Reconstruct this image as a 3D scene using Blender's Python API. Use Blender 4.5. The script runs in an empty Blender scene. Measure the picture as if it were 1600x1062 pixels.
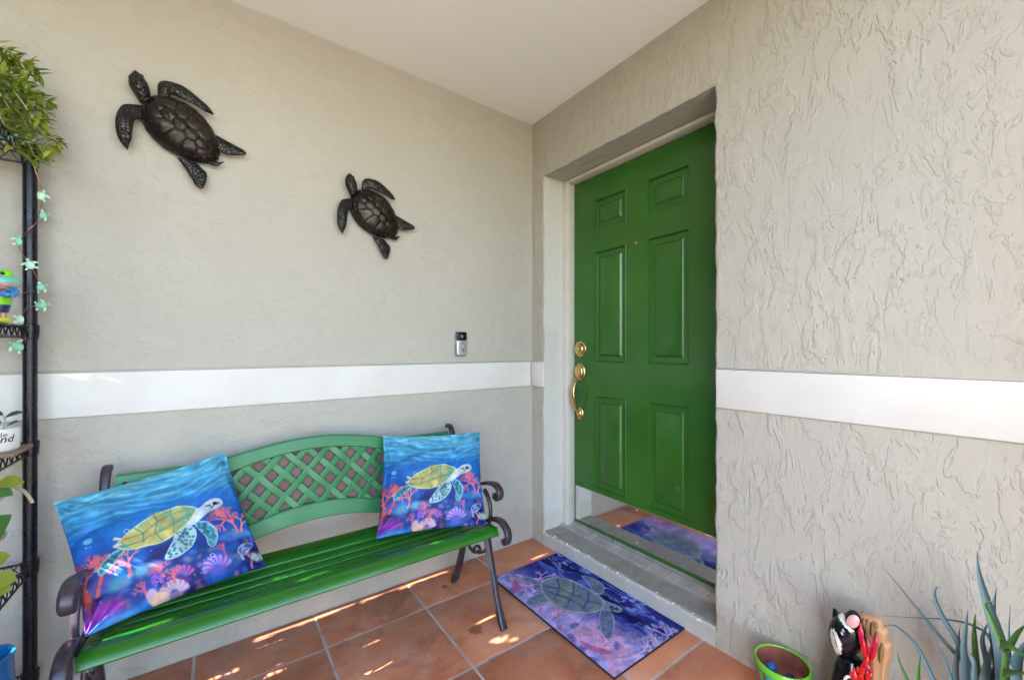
import bpy, bmesh, math, random
import numpy as np
from mathutils import Vector, Matrix, noise as mnoise
random.seed(7); RNG = np.random.RandomState(11)
R = math.radians
scn = bpy.context.scene
COL = scn.collection

# ------------------------------------------------------------------ camera, sky, sun, exposure
F_PX, HY, YAW = 637.59, 544.1, 0.6287            # focal length (px of 1600), horizon row, heading
CAM = np.array([-1.5658, -1.9417, 1.1526])
cd = bpy.data.cameras.new('camera'); cam = bpy.data.objects.new('camera', cd); COL.objects.link(cam)
cam.location = CAM; cam.rotation_euler = (R(90), 0, -YAW)
cd.sensor_width = 36; cd.lens = F_PX/1600*36; cd.shift_y = (HY-531)/1600
cd.clip_start = .02; cd.clip_end = 600
scn.camera = cam
SUN_EL = R(31); SUN_TAN = math.tan(SUN_EL)
SUN_DIR = Vector((1, -.010, -SUN_TAN)).normalized()      # the way the sunlight travels
w = bpy.data.worlds.new('World'); scn.world = w; w.use_nodes = True
nt = w.node_tree; bg = nt.nodes['Background']
sky = nt.nodes.new('ShaderNodeTexSky'); sky.sky_type = 'NISHITA'; sky.sun_disc = False
sky.sun_elevation = SUN_EL; sky.sun_rotation = R(-90); sky.air_density = 1.0; sky.dust_density = 1.0
nt.links.new(sky.outputs[0], bg.inputs[0]); bg.inputs[1].default_value = .15
sd = bpy.data.lights.new('sun', 'SUN'); sun = bpy.data.objects.new('sun', sd); COL.objects.link(sun)
sd.energy = 4.0; sd.angle = R(.25); sd.color = (1, .93, .82)
sun.rotation_euler = SUN_DIR.to_track_quat('-Z', 'Y').to_euler(); sun.location = (-8, -2, 6)
scn.view_settings.view_transform = 'Standard'; scn.view_settings.look = 'None'
scn.view_settings.gamma = 1; scn.view_settings.use_curve_mapping = False
scn.view_settings.exposure = 3.33
scn.cycles.max_bounces = 8; scn.cycles.diffuse_bounces = 5; scn.cycles.caustics_reflective = False; scn.cycles.caustics_refractive = False; scn.cycles.glossy_bounces = 3; scn.cycles.transmission_bounces = 2; scn.cycles.use_denoising = True; scn.cycles.denoising_prefilter = 'ACCURATE'
scn.cycles.sample_clamp_indirect = 6; scn.cycles.use_guiding = True; scn.cycles.use_volume_guiding = False

# ------------------------------------------------------------------ pixel -> place
_f = np.array([math.sin(YAW), math.cos(YAW), 0]); _r = np.array([math.cos(YAW), -math.sin(YAW), 0])
def ray(px, py):
    d = _f + (px-800)/F_PX*_r; d[2] = (HY-py)/F_PX; return d
def onx(px, py, x): d = ray(px, py); return Vector(CAM + d*(x-CAM[0])/d[0])
def ony(px, py, y): d = ray(px, py); return Vector(CAM + d*(y-CAM[1])/d[1])
def onz(px, py, z): d = ray(px, py); return Vector(CAM + d*(z-CAM[2])/d[2])

# ------------------------------------------------------------------ materials
def lin(r, g, b):
    return tuple(((c/255)/12.92 if c/255 <= .04045 else ((c/255+.055)/1.055)**2.4) for c in (r, g, b))
class NT:
    def __init__(s, name):
        s.m = bpy.data.materials.new(name); s.m.use_nodes = True; s.t = s.m.node_tree
        s.b = s.t.nodes['Principled BSDF']; s.co = s.n('ShaderNodeTexCoord')
    def n(s, t, **k):
        x = s.t.nodes.new(t)
        for a, v in k.items():
            if hasattr(x, a): setattr(x, a, v)
            else: s.put(x.inputs[a.replace('_', ' ')], v)
        return x
    def put(s, sock, v):
        if hasattr(v, 'links') or isinstance(v, bpy.types.NodeSocket): s.t.links.new(v, sock)
        else: sock.default_value = v
    def noise(s, scale, detail=4, rough=.55, dist=0., vec=None, stretch=None):
        v = vec or s.co.outputs['Object']
        if stretch:
            mp = s.n('ShaderNodeMapping'); s.put(mp.inputs['Vector'], v); mp.inputs['Scale'].default_value = stretch; v = mp.outputs[0]
        x = s.n('ShaderNodeTexNoise'); s.put(x.inputs['Vector'], v)
        x.inputs['Scale'].default_value = scale; x.inputs['Detail'].default_value = detail
        x.inputs['Roughness'].default_value = rough; x.inputs['Distortion'].default_value = dist
        return x.outputs['Fac']
    def vor(s, scale, feature='F1', out='Distance', vec=None, rnd=1.):
        x = s.n('ShaderNodeTexVoronoi'); x.feature = feature; s.put(x.inputs['Vector'], vec or s.co.outputs['Object'])
        x.inputs['Scale'].default_value = scale; x.inputs['Randomness'].default_value = rnd
        return x.outputs[out]
    def ramp(s, fac, *stops):
        x = s.n('ShaderNodeValToRGB'); s.put(x.inputs[0], fac); e = x.color_ramp.elements
        while len(e) < len(stops): e.new(.5)
        for el, (p, c) in zip(e, stops):
            el.position = p; el.color = (c, c, c, 1) if isinstance(c, (int, float)) else (*c, 1)
        return x.outputs[0]
    def math(s, op, a, b=0., c=0.):
        x = s.n('ShaderNodeMath'); x.operation = op
        for i, v in enumerate((a, b, c)): s.put(x.inputs[i], v)
        return x.outputs[0]
    def mix(s, fac, a, b, mode='MIX'):
        x = s.n('ShaderNodeMix'); x.data_type = 'RGBA'; x.blend_type = mode
        s.put(x.inputs[0], fac)
        for i, v in ((6, a), (7, b)): s.put(x.inputs[i], (*v, 1) if isinstance(v, tuple) and len(v) == 3 else v)
        return x.outputs[2]
    def bump(s, h, strength=.5, dist=.002, prev=None):
        x = s.n('ShaderNodeBump'); s.put(x.inputs['Height'], h)
        x.inputs['Strength'].default_value = strength; x.inputs['Distance'].default_value = dist
        if prev: s.t.links.new(prev, x.inputs['Normal'])
        return x.outputs[0]
    def out(s, color=None, rough=None, normal=None, metal=None, spec=None, coat=None):
        for k, v in (('Base Color', color), ('Roughness', rough), ('Normal', normal), ('Metallic', metal), ('Specular IOR Level', spec), ('Coat Weight', coat)):
            if v is not None: s.put(s.b.inputs[k], (*v, 1) if isinstance(v, tuple) and len(v) == 3 else v)
        return s.m
def plain(name, c, rough=.5, metal=0, var=.18, vscale=14, bump=.15, bscale=60, bdist=.001, spec=.5, rvar=.12):
    n = NT(name); f = n.noise(vscale, 5)
    dark = tuple(x*(1-var) for x in c); lite = tuple(min(1, x*(1+var)) for x in c)
    col = n.ramp(f, (.3, dark), (.7, lite))
    rg = n.ramp(n.noise(vscale*1.7, 4), (.3, max(0, rough-rvar)), (.7, min(1, rough+rvar)))
    return n.out(col, rg, n.bump(n.noise(bscale, 4), bump, bdist), metal, spec)
M = {}
def stucco(name, col, amp, horizontal):
    n = NT(name)
    st = (.8, 1., 1.1) if horizontal else (1., 1., .42)
    a = n.noise(16, 5, .60, .5, stretch=st)
    pl = n.ramp(a, (.505, 0.), (.532, 1.))                        # thin trowelled sheets ending in ragged rims
    pl0 = n.ramp(a, (.40, 0.), (.60, 1.))
    b = n.noise(33, 5, .60, .6, stretch=st)
    pl2 = n.ramp(b, (.545, 0.), (.572, 1.))
    msk = n.ramp(n.noise(2.6, 4, .6), (.40, .15), (.60, 1.))
    msk2 = n.ramp(n.noise(3.4, 4, .6, stretch=(1.3, 1.1, .9)), (.42, .05), (.58, 1.))
    h = n.math('ADD', n.math('MULTIPLY', n.math('ADD', pl, n.math('MULTIPLY', pl0, .5)), msk), n.math('MULTIPLY', n.math('MULTIPLY', pl2, msk2), .8))
    h = n.math('ADD', h, n.math('MULTIPLY', n.noise(140, 4, .7), .28))
    h = n.math('ADD', h, n.math('MULTIPLY', n.noise(5, 3), 1.))
    var = n.noise(1.3, 4)
    c = n.mix(n.ramp(var, (.3, 0.), (.7, 1.)), tuple(x*.95 for x in col), tuple(x*1.05 for x in col))
    dirt = n.ramp(n.noise(6, 6, .7, .6, stretch=(1, 1, .35)), (.64, 0.), (.82, .16))
    c = n.mix(dirt, c, tuple(x*.72 for x in col))
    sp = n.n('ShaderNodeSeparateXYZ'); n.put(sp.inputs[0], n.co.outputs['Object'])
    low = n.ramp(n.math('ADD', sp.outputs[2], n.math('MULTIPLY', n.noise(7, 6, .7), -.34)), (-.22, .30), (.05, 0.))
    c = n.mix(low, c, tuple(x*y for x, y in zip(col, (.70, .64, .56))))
    return n.out(c, .82, n.bump(h, amp, .006), spec=.3)
WALLC = (.468, .440, .392)
M['stucco_a'] = stucco('stucco_smooth', WALLC, .40, True)
M['stucco_b'] = stucco('stucco_rough', WALLC, .52, False)
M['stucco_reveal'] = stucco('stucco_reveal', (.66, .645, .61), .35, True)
M['trim'] = plain('trim_white', (.70, .68, .65), .75, var=.05, vscale=4, bump=.3, bscale=80, bdist=.002, spec=.3)
M['ledge'] = plain('trim_ledge', WALLC, .8, var=.06, vscale=5, bump=.3, bscale=90)
def ceiling_mat():
    n = NT('ceiling_paint'); c = n.mix(n.ramp(n.noise(1.5, 4), (.3, 0.), (.7, 1.)), (.90, .885, .875), (.93, .915, .905))
    return n.out(c, .85, n.bump(n.noise(38, 5, .6), .35, .003), spec=.2)
M['ceiling'] = ceiling_mat()
def tile_mat():
    n = NT('terracotta_tile'); oi = n.n('ShaderNodeObjectInfo')
    off = n.n('ShaderNodeVectorMath'); off.operation = 'MULTIPLY_ADD'
    n.put(off.inputs[0], oi.outputs['Random']); off.inputs[1].default_value = (37, 61, 13); n.put(off.inputs[2], n.co.outputs['Object'])
    v = off.outputs[0]
    base = n.ramp(n.noise(4.2, 6, .62, .5, vec=v), (.28, (.44, .130, .062)), (.5, (.58, .200, .100)), (.74, (.66, .285, .165)))
    cloud = n.ramp(n.noise(5.5, 6, .68, .6, vec=v), (.47, 0.), (.68, .75))
    c = n.mix(cloud, base, (.58, .30, .215)); dk = n.ramp(n.noise(3.3, 6, .7, .7, vec=v), (.50, 0.), (.68, .65)); c = n.mix(dk, c, (.24, .075, .04))
    tint = n.ramp(oi.outputs['Random'], (0., .86), (1., 1.14))
    c = n.mix(1., c, tint, 'MULTIPLY')
    spot = n.ramp(n.noise(9, 6, .7, .8, vec=v), (.66, 0.), (.76, .55))
    c = n.mix(spot, c, (.13, .045, .025))
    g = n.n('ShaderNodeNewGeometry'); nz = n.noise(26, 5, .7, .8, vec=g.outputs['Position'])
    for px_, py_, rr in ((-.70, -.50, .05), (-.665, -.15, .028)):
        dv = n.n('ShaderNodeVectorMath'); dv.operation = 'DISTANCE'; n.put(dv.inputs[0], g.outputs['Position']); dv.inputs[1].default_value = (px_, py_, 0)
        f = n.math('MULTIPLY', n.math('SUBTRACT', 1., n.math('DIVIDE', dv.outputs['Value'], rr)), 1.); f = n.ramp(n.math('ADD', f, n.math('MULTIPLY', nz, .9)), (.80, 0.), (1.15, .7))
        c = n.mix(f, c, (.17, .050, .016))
    rg = n.ramp(n.noise(7, 5, .6, vec=v), (.3, .28), (.7, .46))
    return n.out(c, rg, n.bump(n.noise(28, 5, .6, vec=v), .14, .002), spec=.45)
M['tile'] = tile_mat()
M['grout'] = plain('grout', (.50, .415, .37), .9, var=.3, vscale=9, bump=.4, bscale=200)
M['concrete'] = None
def concrete_mat():
    n = NT('worn_concrete'); c = n.ramp(n.noise(7, 6, .65), (.3, (.24, .215, .19)), (.7, (.38, .35, .315)))
    sp = n.n('ShaderNodeSeparateXYZ'); n.put(sp.inputs[0], n.co.outputs['Object'])
    face = n.math('LESS_THAN', n.math('ADD', sp.outputs[2], n.math('MULTIPLY', n.noise(22, 4), .016)), .082)
    c = n.mix(face, c, n.ramp(n.noise(9, 5), (.3, (.40, .39, .365)), (.7, (.48, .47, .445))))     # painted front
    near = n.math('MULTIPLY', n.math('LESS_THAN', sp.outputs[0], .010), n.math('GREATER_THAN', sp.outputs[2], .064))
    chip = n.math('MULTIPLY', n.ramp(n.noise(60, 4, .6), (.57, 0.), (.61, 1.)), near)
    c = n.mix(chip, c, (.82, .81, .79))
    return n.out(c, .75, n.bump(n.noise(45, 5, .65), .2, .002), spec=.35)
M['concrete'] = concrete_mat()
M['frame'] = plain('frame_paint', (.68, .645, .58), .45, var=.06, vscale=6, bump=.1, bscale=80)
M['sill'] = plain('sill_aluminium', (.50, .475, .49), .36, .6, var=.25, vscale=11, bump=.2, bscale=120)
def door_mat():
    n = NT('door_green'); c = n.ramp(n.noise(2.2, 5), (.3, (.022, .102, .011)), (.7, (.033, .138, .016)))
    rg = n.ramp(n.noise(5, 4), (.3, .19), (.7, .25))
    return n.out(c, rg, n.bump(n.noise(70, 3, stretch=(1, 1, .12)), .03, .001), spec=.5)
M['door'] = door_mat()
def brass_mat():
    n = NT('brass'); return n.out(n.ramp(n.noise(40, 4), (.3, (.62, .43, .16)), (.7, (.80, .60, .27))), n.ramp(n.noise(30, 4), (.3, .13), (.7, .26)), metal=1.)
M['brass'] = brass_mat()
def kick_mat():
    n = NT('kick_plate_steel'); return n.out((.80, .78, .76), n.ramp(n.noise(6, 5, stretch=(1, .3, 3)), (.3, .04), (.7, .10)), n.bump(n.noise(5, 3), .012, .004), 1.)
M['kick'] = kick_mat()
def bench_green(name, a, b, r0, r1):
    n = NT(name); c = n.ramp(n.noise(9, 6, .6, stretch=(.35, 1, 1)), (.3, a), (.7, b))
    sc = n.ramp(n.noise(26, 5, .7), (.70, 0.), (.76, .4)); c = n.mix(sc, c, tuple(x*.45 for x in a))
    return n.out(c, n.ramp(n.noise(13, 4), (.3, r0), (.7, r1)), n.bump(n.noise(60, 4, stretch=(.05, 1, 1)), .05, .001), spec=.55)
M['slat'] = bench_green('slat_green', (.011, .115, .007), (.018, .155, .011), .17, .27)
M['rail'] = bench_green('rail_green', (.020, .160, .052), (.034, .21, .080), .36, .52)
M['iron'] = plain('cast_iron', (.055, .042, .055), .34, .35, var=.4, vscale=18, bump=.5, bscale=70, bdist=.002)
M['brown'] = plain('panel_brown', (.150, .085, .078), .6, var=.2)
def bronze_mat(name, scale, strength):
    n = NT(name)
    e = n.vor(scale, 'DISTANCE_TO_EDGE')
    edge = n.ramp(e, (0., 0.), (.12, 1.))
    c = n.mix(edge, (.012, .010, .009), n.ramp(n.noise(16, 5), (.3, (.026, .026, .026)), (.7, (.070, .064, .060))))
    return n.out(c, n.ramp(n.noise(25, 4), (.3, .24), (.7, .45)), n.bump(edge, strength, .002), .75)
M['bronze_scale'] = bronze_mat('bronze_scales', 95, .8)
M['bronze'] = plain('bronze_plain', (.040, .033, .029), .3, .75, var=.45, vscale=14, bump=.3, bscale=60)
M['black'] = plain('black_plastic', (.006, .006, .007), .18, var=.1, bump=.02)
M['satin'] = plain('satin_nickel', (.62, .62, .66), .33, .7, var=.06, bump=.03)
M['satin_dark'] = plain('button_ring', (.22, .23, .26), .3, .4, var=.06, bump=.03)
M['powder'] = plain('black_powder_coat', (.010, .010, .018), .3, .2, var=.3, bump=.2, bscale=180, bdist=.0005)
def leaf_mat(name, a, b, rough=.45, trans=.25, sc=30):
    n = NT(name); oi = n.n('ShaderNodeNewGeometry')
    f = n.math('ADD', n.math('MULTIPLY', oi.outputs['Random Per Island'], .6), n.math('MULTIPLY', n.noise(sc, 4), .4))
    n.out(n.ramp(f, (.15, a), (.8, b)), rough, n.bump(n.noise(120, 3), .15, .0008))
    tr = n.n('ShaderNodeBsdfTranslucent'); n.put(tr.inputs[0], n.ramp(f, (.15, a), (.8, b)))
    mx = n.n('ShaderNodeMixShader'); mx.inputs[0].default_value = trans
    n.t.links.new(n.b.outputs[0], mx.inputs[1]); n.t.links.new(tr.outputs[0], mx.inputs[2])
    n.t.links.new(mx.outputs[0], n.t.nodes['Material Output'].inputs[0])
    return n.m
M['leaf_lime'] = leaf_mat('leaf_lime', (.09, .17, .018), (.40, .48, .07), .4, .35)
M['leaf_var'] = leaf_mat('leaf_variegated', (.10, .20, .03), (.46, .44, .06), .35, .3, 45)
M['leaf_dark'] = leaf_mat('leaf_dark', (.02, .05, .03), (.05, .09, .055), .35, .1)
M['leaf_green'] = leaf_mat('leaf_green', (.04, .13, .035), (.10, .24, .06), .32, .2)
M['leaf_hedge'] = leaf_mat('leaf_hedge', (.03, .07, .012), (.09, .15, .03), .45, .08)
M['agave'] = leaf_mat('agave_leaf', (.070, .125, .140), (.125, .190, .215), .45, .08, 14)
M['agave_green'] = leaf_mat('agave_green', (.05, .15, .03), (.13, .27, .06), .4, .12, 14)
M['bark'] = plain('bark', (.13, .085, .05), .85, var=.4, bump=.6, bscale=50)
M['vine'] = plain('vine_stem', (.42, .33, .24), .7, var=.2)
M['mint'] = plain('mint_plastic', (.26, .60, .44), .35, var=.14)
M['mint_pale'] = plain('mint_pale', (.50, .74, .60), .35, var=.12)
M['copper'] = plain('copper_wire', (.45, .20, .12), .35, .8)
M['white_glaze'] = plain('white_glaze', (.78, .77, .76), .22, var=.03, bump=.03)
M['ink'] = plain('ink', (.015, .015, .02), .5)
M['ink_grey'] = plain('ink_grey', (.16, .16, .18), .5)
M['blue_glaze'] = plain('blue_glaze', (.012, .13, .36), .18, var=.4, vscale=9)
M['terra'] = plain('terracotta_inside', (.24, .075, .045), .8, var=.35, vscale=9)
M['terra_pot'] = plain('terracotta_pot', (.36, .15, .085), .8, var=.25)
M['soil'] = plain('soil', (.045, .03, .02), .95, var=.5, bump=1., bscale=60, bdist=.01)
M['wood'] = plain('tray_wood', (.22, .14, .09), .55, var=.3)
for k, c, r in (('c_teal', (.16, .52, .50), .2), ('c_lime', (.22, .62, .03), .2), ('c_blue', (.06, .22, .50), .2), ('c_navy', (.02, .025, .09), .25), ('c_pink', (.55, .25, .20), .3),
                ('c_yellow', (.55, .60, .02), .25), ('c_black', (.004, .004, .006), .12), ('c_white', (.80, .78, .76), .2), ('c_ear', (.70, .38, .35), .3), ('c_red', (.58, .012, .012), .22),
                ('c_crimson', (.46, .006, .05), .18), ('c_tan', (.62, .33, .17), .42), ('c_tan_dark', (.33, .17, .065), .5), ('c_green', (.14, .50, .03), .25), ('c_aqua', (.04, .34, .44), .25)):
    M[k] = plain('glaze_'+k[2:], c, r, var=.1, bump=.05)
def attr_mat(name, rough, bscale=700, bstr=.12, spec=.35):
    n = NT(name); a = n.n('ShaderNodeAttribute'); a.attribute_name = 'paint'
    wv = n.math('ADD', n.noise(bscale, 2), n.noise(40, 3))
    return n.out(a.outputs['Color'], rough, n.bump(wv, bstr, .001), spec=spec)
M['print'] = attr_mat('printed_cloth', .62)
M['mat_print'] = attr_mat('printed_mat', .9, 900, .5, .15)
M['paint_glaze'] = attr_mat('painted_glaze', .14, 60, .02, .5)
M['mat_edge'] = plain('mat_rubber', (.012, .012, .02), .8)
M['cloth_back'] = plain('cushion_back', (.01, .05, .22), .7)

# ------------------------------------------------------------------ mesh helpers
class MB:
    def __init__(s): s.v = []; s.f = []
    def add(s, vs, fs):
        o = len(s.v); s.v += [tuple(map(float, p)) for p in vs]; s.f += [tuple(i+o for i in f) for f in fs]; return s
    def box(s, lo, hi, bev=0., seg=2):
        bm = bmesh.new(); bmesh.ops.create_cube(bm, size=1)
        lo, hi = Vector(lo), Vector(hi)
        for q in bm.verts: q.co = Vector((lo[i]+(q.co[i]+.5)*(hi[i]-lo[i]) for i in range(3)))
        if bev: bmesh.ops.bevel(bm, geom=bm.edges[:], offset=bev, segments=seg, profile=.5, affect='EDGES')
        bm.verts.index_update(); s.add([q.co for q in bm.verts], [[q.index for q in f.verts] for f in bm.faces]); bm.free(); return s
    def grid(s, P, closed_u=False, closed_v=False):
        nu, nv = len(P), len(P[0]); fs = []
        for i in range(nu if closed_u else nu-1):
            for j in range(nv if closed_v else nv-1):
                i2, j2 = (i+1) % nu, (j+1) % nv
                fs.append((i*nv+j, i2*nv+j, i2*nv+j2, i*nv+j2))
        return s.add([p for row in P for p in row], fs)
    def sweep(s, pts, w, t, side=Vector((1, 0, 0)), n=10, power=3., cap=True):
        """bar along pts: w half width along side, t half thickness, rounded section"""
        pts = [Vector(p) for p in pts]; k = len(pts)
        W = w if isinstance(w, (list, tuple)) else [w]*k; T = t if isinstance(t, (list, tuple)) else [t]*k
        rows = []
        for i, p in enumerate(pts):
            d = (pts[min(i+1, k-1)]-pts[max(i-1, 0)]).normalized()
            sd_ = side-d*side.dot(d); sd_ = sd_.normalized() if sd_.length > 1e-4 else d.orthogonal().normalized()
            nn = d.cross(sd_); row = []
            for a in range(n):
                th = 2*math.pi*(a+.5)/n; c, q = math.cos(th), math.sin(th)
                c = math.copysign(abs(c)**(2/power), c); q = math.copysign(abs(q)**(2/power), q)
                row.append(p+sd_*c*W[i]+nn*q*T[i])
            rows.append(row)
        o = len(s.v); s.grid(rows, closed_v=True)
        if cap: s.f.append(tuple(o+a for a in range(n))[::-1]); s.f.append(tuple(o+(k-1)*n+a for a in range(n)))
        return s
    def tube(s, pts, r, n=8):
        return s.sweep(pts, r, r, Vector((.13, .31, .94)), n, 2.)
    def lathe(s, prof, org, axis=Vector((0, 0, 1)), n=32, sx=1., sy=1.):
        axis = Vector(axis).normalized(); a = Vector((0, 0, 1)) if abs(axis.z) < .9 else Vector((1, 0, 0))
        b = axis.cross(a).normalized(); a = b.cross(axis).normalized(); org = Vector(org)
        P = [[org+axis*h+(a*math.cos(2*math.pi*i/n)*sx+b*math.sin(2*math.pi*i/n)*sy)*max(r, 1e-5) for i in range(n)] for r, h in prof]
        return s.grid(P, closed_v=True)
    def ball(s, c, r, n=20, m=12, rot=None, pw=1.):
        c = Vector(c); r = r if isinstance(r, (tuple, list)) else (r, r, r); P = []
        for i in range(m+1):
            ph = math.pi*i/m-math.pi/2
            row = []
            for j in range(n):
                th = 2*math.pi*j/n
                q = Vector((r[0]*math.cos(ph)*math.cos(th), r[1]*math.cos(ph)*math.sin(th), r[2]*math.sin(ph)))
                row.append(c+(rot @ q if rot else q))
            P.append(row)
        return s.grid(P, closed_v=True)
    def build(s, name, mat, parent=None, smooth=40, weld=0.):
        me = bpy.data.meshes.new(name); me.from_pydata(s.v, [], s.f)
        bm = bmesh.new(); bm.from_mesh(me)
        if weld: bmesh.ops.remove_doubles(bm, verts=bm.verts, dist=weld)
        bmesh.ops.recalc_face_normals(bm, faces=bm.faces); bm.to_mesh(me); bm.free()
        me.materials.append(M[mat] if isinstance(mat, str) else mat)
        if smooth:
            me.shade_smooth(); me.set_sharp_from_angle(angle=R(smooth))
        o = bpy.data.objects.new(name, me); COL.objects.link(o)
        if parent: o.parent = parent; o.matrix_parent_inverse = parent.matrix_basis.inverted()
        return o
def tag(o, label=None, cat=None, group=None, kind=None):
    for k, v in (('label', label), ('category', cat), ('group', group), ('kind', kind)):
        if v: o[k] = v
    return o
def thing(name, label, cat, loc=(0, 0, 0), group=None, kind=None):
    o = bpy.data.objects.new(name, None); COL.objects.link(o); o.location = loc; o.empty_display_size = .05
    return tag(o, label, cat, group, kind)
def share(src, name, parent, mx):
    o = bpy.data.objects.new(name, src.data); COL.objects.link(o); o.parent = parent
    o.matrix_parent_inverse = parent.matrix_basis.inverted(); o.matrix_basis = mx; return o
def catmull(P, n=8, closed=False):
    P = [np.array(p, float) for p in P]; k = len(P); out = []
    for i in range(k if closed else k-1):
        g = (lambda j: P[j % k]) if closed else (lambda j: P[min(max(j, 0), k-1)])
        a, b, c, d = g(i-1), g(i), g(i+1), g(i+2)
        for t in np.linspace(0, 1, n, endpoint=False):
            out.append(.5*(2*b+(c-a)*t+(2*a-5*b+4*c-d)*t*t+(3*b-a-3*c+d)*t**3))
    if not closed: out.append(P[-1])
    return out
def resamp(P, n):
    P = np.array(P, float); d = np.r_[0, np.cumsum(np.linalg.norm(np.diff(P, axis=0), axis=1))]
    t = np.linspace(0, d[-1], n); return np.stack([np.interp(t, d, P[:, i]) for i in range(P.shape[1])], 1)

# ------------------------------------------------------------------ setting: floor, walls, ceiling, ground
ZC = 2.5145; OY0, OY1, OZ0, OZ1 = -.109, -1.127, .078, 2.168      # ceiling; door opening
XL, YF = -3.3, -2.12                                                # far ends of the porch
RX = .204                                                          # door face
def fnoise(p, s, o=0.): return mnoise.noise(Vector((p[0]*s+o, p[1]*s, p[2]*s)))
def lines(a, b, step, extra=()):
    n = max(1, round(abs(b-a)/step)); L = list(np.linspace(a, b, n+1))
    L = [q for q in L if q in (a, b) or all(abs(q-x) > step*.45 for x in extra)]+list(extra)
    return sorted(set(round(float(q), 5) for q in L))
# left wall (y = 0)
mb = MB(); xs = lines(XL, 0, .03); zs = lines(-.02, ZC+.02, .03)
mb.grid([[(x, .0035*fnoise((x, 0, z), 2.3)+.0012*fnoise((x, 3, z), 11)-.001, z) for z in zs] for x in xs])
mb.box((XL, .012, -.05), (.3, .2, ZC+.02)); mb.box((XL-.002, .006, -.05), (XL+.02, .19, ZC+.02))
wallA = tag(mb.build('stucco_wall', 'stucco_a', smooth=60), 'beige stucco wall behind the green bench with two metal turtles', 'wall', kind='thing')
# right wall (x = 0) with the door opening, its reveals
mb = MB(); e = .007
ys = lines(-2.3, 0, .03, (OY0, OY0+e, OY1, OY1-e)); zs = lines(-.02, ZC+.02, .03, (OZ0, OZ0-e, OZ1, OZ1+e))
idx = {}
def edge_j(y, z): return .0060*fnoise((7, y, z), 14)+.0025*fnoise((7, y, z), 45)
def wv(y, z):
    k = (y, z)
    if k not in idx:
        on = (OY1-1e-4 <= y <= OY0+1e-4) and (OZ0-1e-4 <= z <= OZ1+1e-4)
        x = .003*fnoise((1, y, z), 2.5)+.0016*fnoise((4, y, z), 13)+.0012*fnoise((4, y, z), 37)-.001
        yy, zz = y, z
        if on:
            x += .0045
        j = edge_j(y, z)
        if abs(y-OY0) < e*1.2 or abs(y-OY1) < e*1.2: yy += j
        if abs(z-OZ1) < e*1.2 or abs(z-OZ0) < e*1.2: zz += (j*.8 if z > 1 else -.010)
        idx[k] = len(mb.v); mb.v.append((x, yy, zz))
    return idx[k]
for i in range(len(ys)-1):
    for j in range(len(zs)-1):
        if ys[i] >= OY1-1e-4 and ys[i+1] <= OY0+1e-4 and zs[j] >= OZ0-1e-4 and zs[j+1] <= OZ1+1e-4: continue
        mb.f.append((wv(ys[i], zs[j]), wv(ys[i+1], zs[j]), wv(ys[i+1], zs[j+1]), wv(ys[i], zs[j+1])))
def reveal(seq):
    prev = None
    for (y, z) in seq:
        a = wv(y, z); row = [a]
        for d in (.012, .04, .07, .10, .13, .16, .27):
            jy = .0022*fnoise((d, y, z), 19)*min(1, d/.1)+edge_j(y, z)*max(0., 1-d/.10)*(.8 if abs(z-OZ1) < 1e-3 else 1)
            mb.v.append((d, y+(jy if abs(y-OY0) < 1e-3 or abs(y-OY1) < 1e-3 else 0), z+(jy if z > 1 and abs(z-OZ1) < 1e-3 else 0))); row.append(len(mb.v)-1)
        if prev:
            for q in range(len(row)-1): mb.f.append((prev[q], prev[q+1], row[q+1], row[q]))
        prev = row
oy = [y for y in ys if OY1-1e-4 <= y <= OY0+1e-4]; oz = [z for z in zs if OZ0-1e-4 <= z <= OZ1+1e-4]
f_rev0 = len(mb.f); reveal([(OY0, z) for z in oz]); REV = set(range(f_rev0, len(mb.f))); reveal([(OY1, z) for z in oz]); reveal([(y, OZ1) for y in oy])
mb.box((.012, OY0+.012, -.05), (.28, .05, ZC+.02)); mb.box((.012, -2.3, -.05), (.28, OY1-.012, ZC+.02))
mb.box((.012, OY1-.011, OZ1+.012), (.279, OY0+.011, ZC+.019)); mb.box((.262, OY1-.02, 0), (.30, OY0+.02, OZ1+.05))
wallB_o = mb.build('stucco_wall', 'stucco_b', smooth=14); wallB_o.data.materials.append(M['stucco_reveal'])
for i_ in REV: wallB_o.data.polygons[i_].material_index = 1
wallB = tag(wallB_o, 'rough beige stucco wall with the recess for the green door', 'wall', kind='thing')
# trim bands: white face, wall-coloured ledge on top
ZB0, ZB1 = .925, 1.0725
def band(wall, lo, hi, top_lo, top_hi):
    t = MB().box(lo, hi, .0045, 3).build('trim_band', 'trim', wall)
    MB().box(top_lo, top_hi, .002, 1).build('ledge', 'ledge', t)
band(wallA, (XL, -.010, ZB0), (-.0235, .006, ZB1), (XL, -.0095, ZB1+.0005), (-.024, .006, ZB1+.006))
band(wallB, (-.010, OY0-.003, ZB0), (.006, -.001, ZB1), (-.0095, OY0-.002, ZB1+.0005), (.006, -.0015, ZB1+.006))
band(wallB, (-.010, -2.3, ZB0), (.006, OY1-.006, ZB1), (-.0095, -2.3, ZB1+.0005), (.006, OY1-.0065, ZB1+.006))
mb = MB().box((-.50, -2.56, -.12), (-.003, -2.31, ZC+.009), .012, 2)  # added pier out of view, keeps sky light off the right wall
tag(mb.build('porch_pier', 'stucco_b'), 'beige stucco pier holding up the open front of the porch', 'pier', kind='thing')
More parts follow.
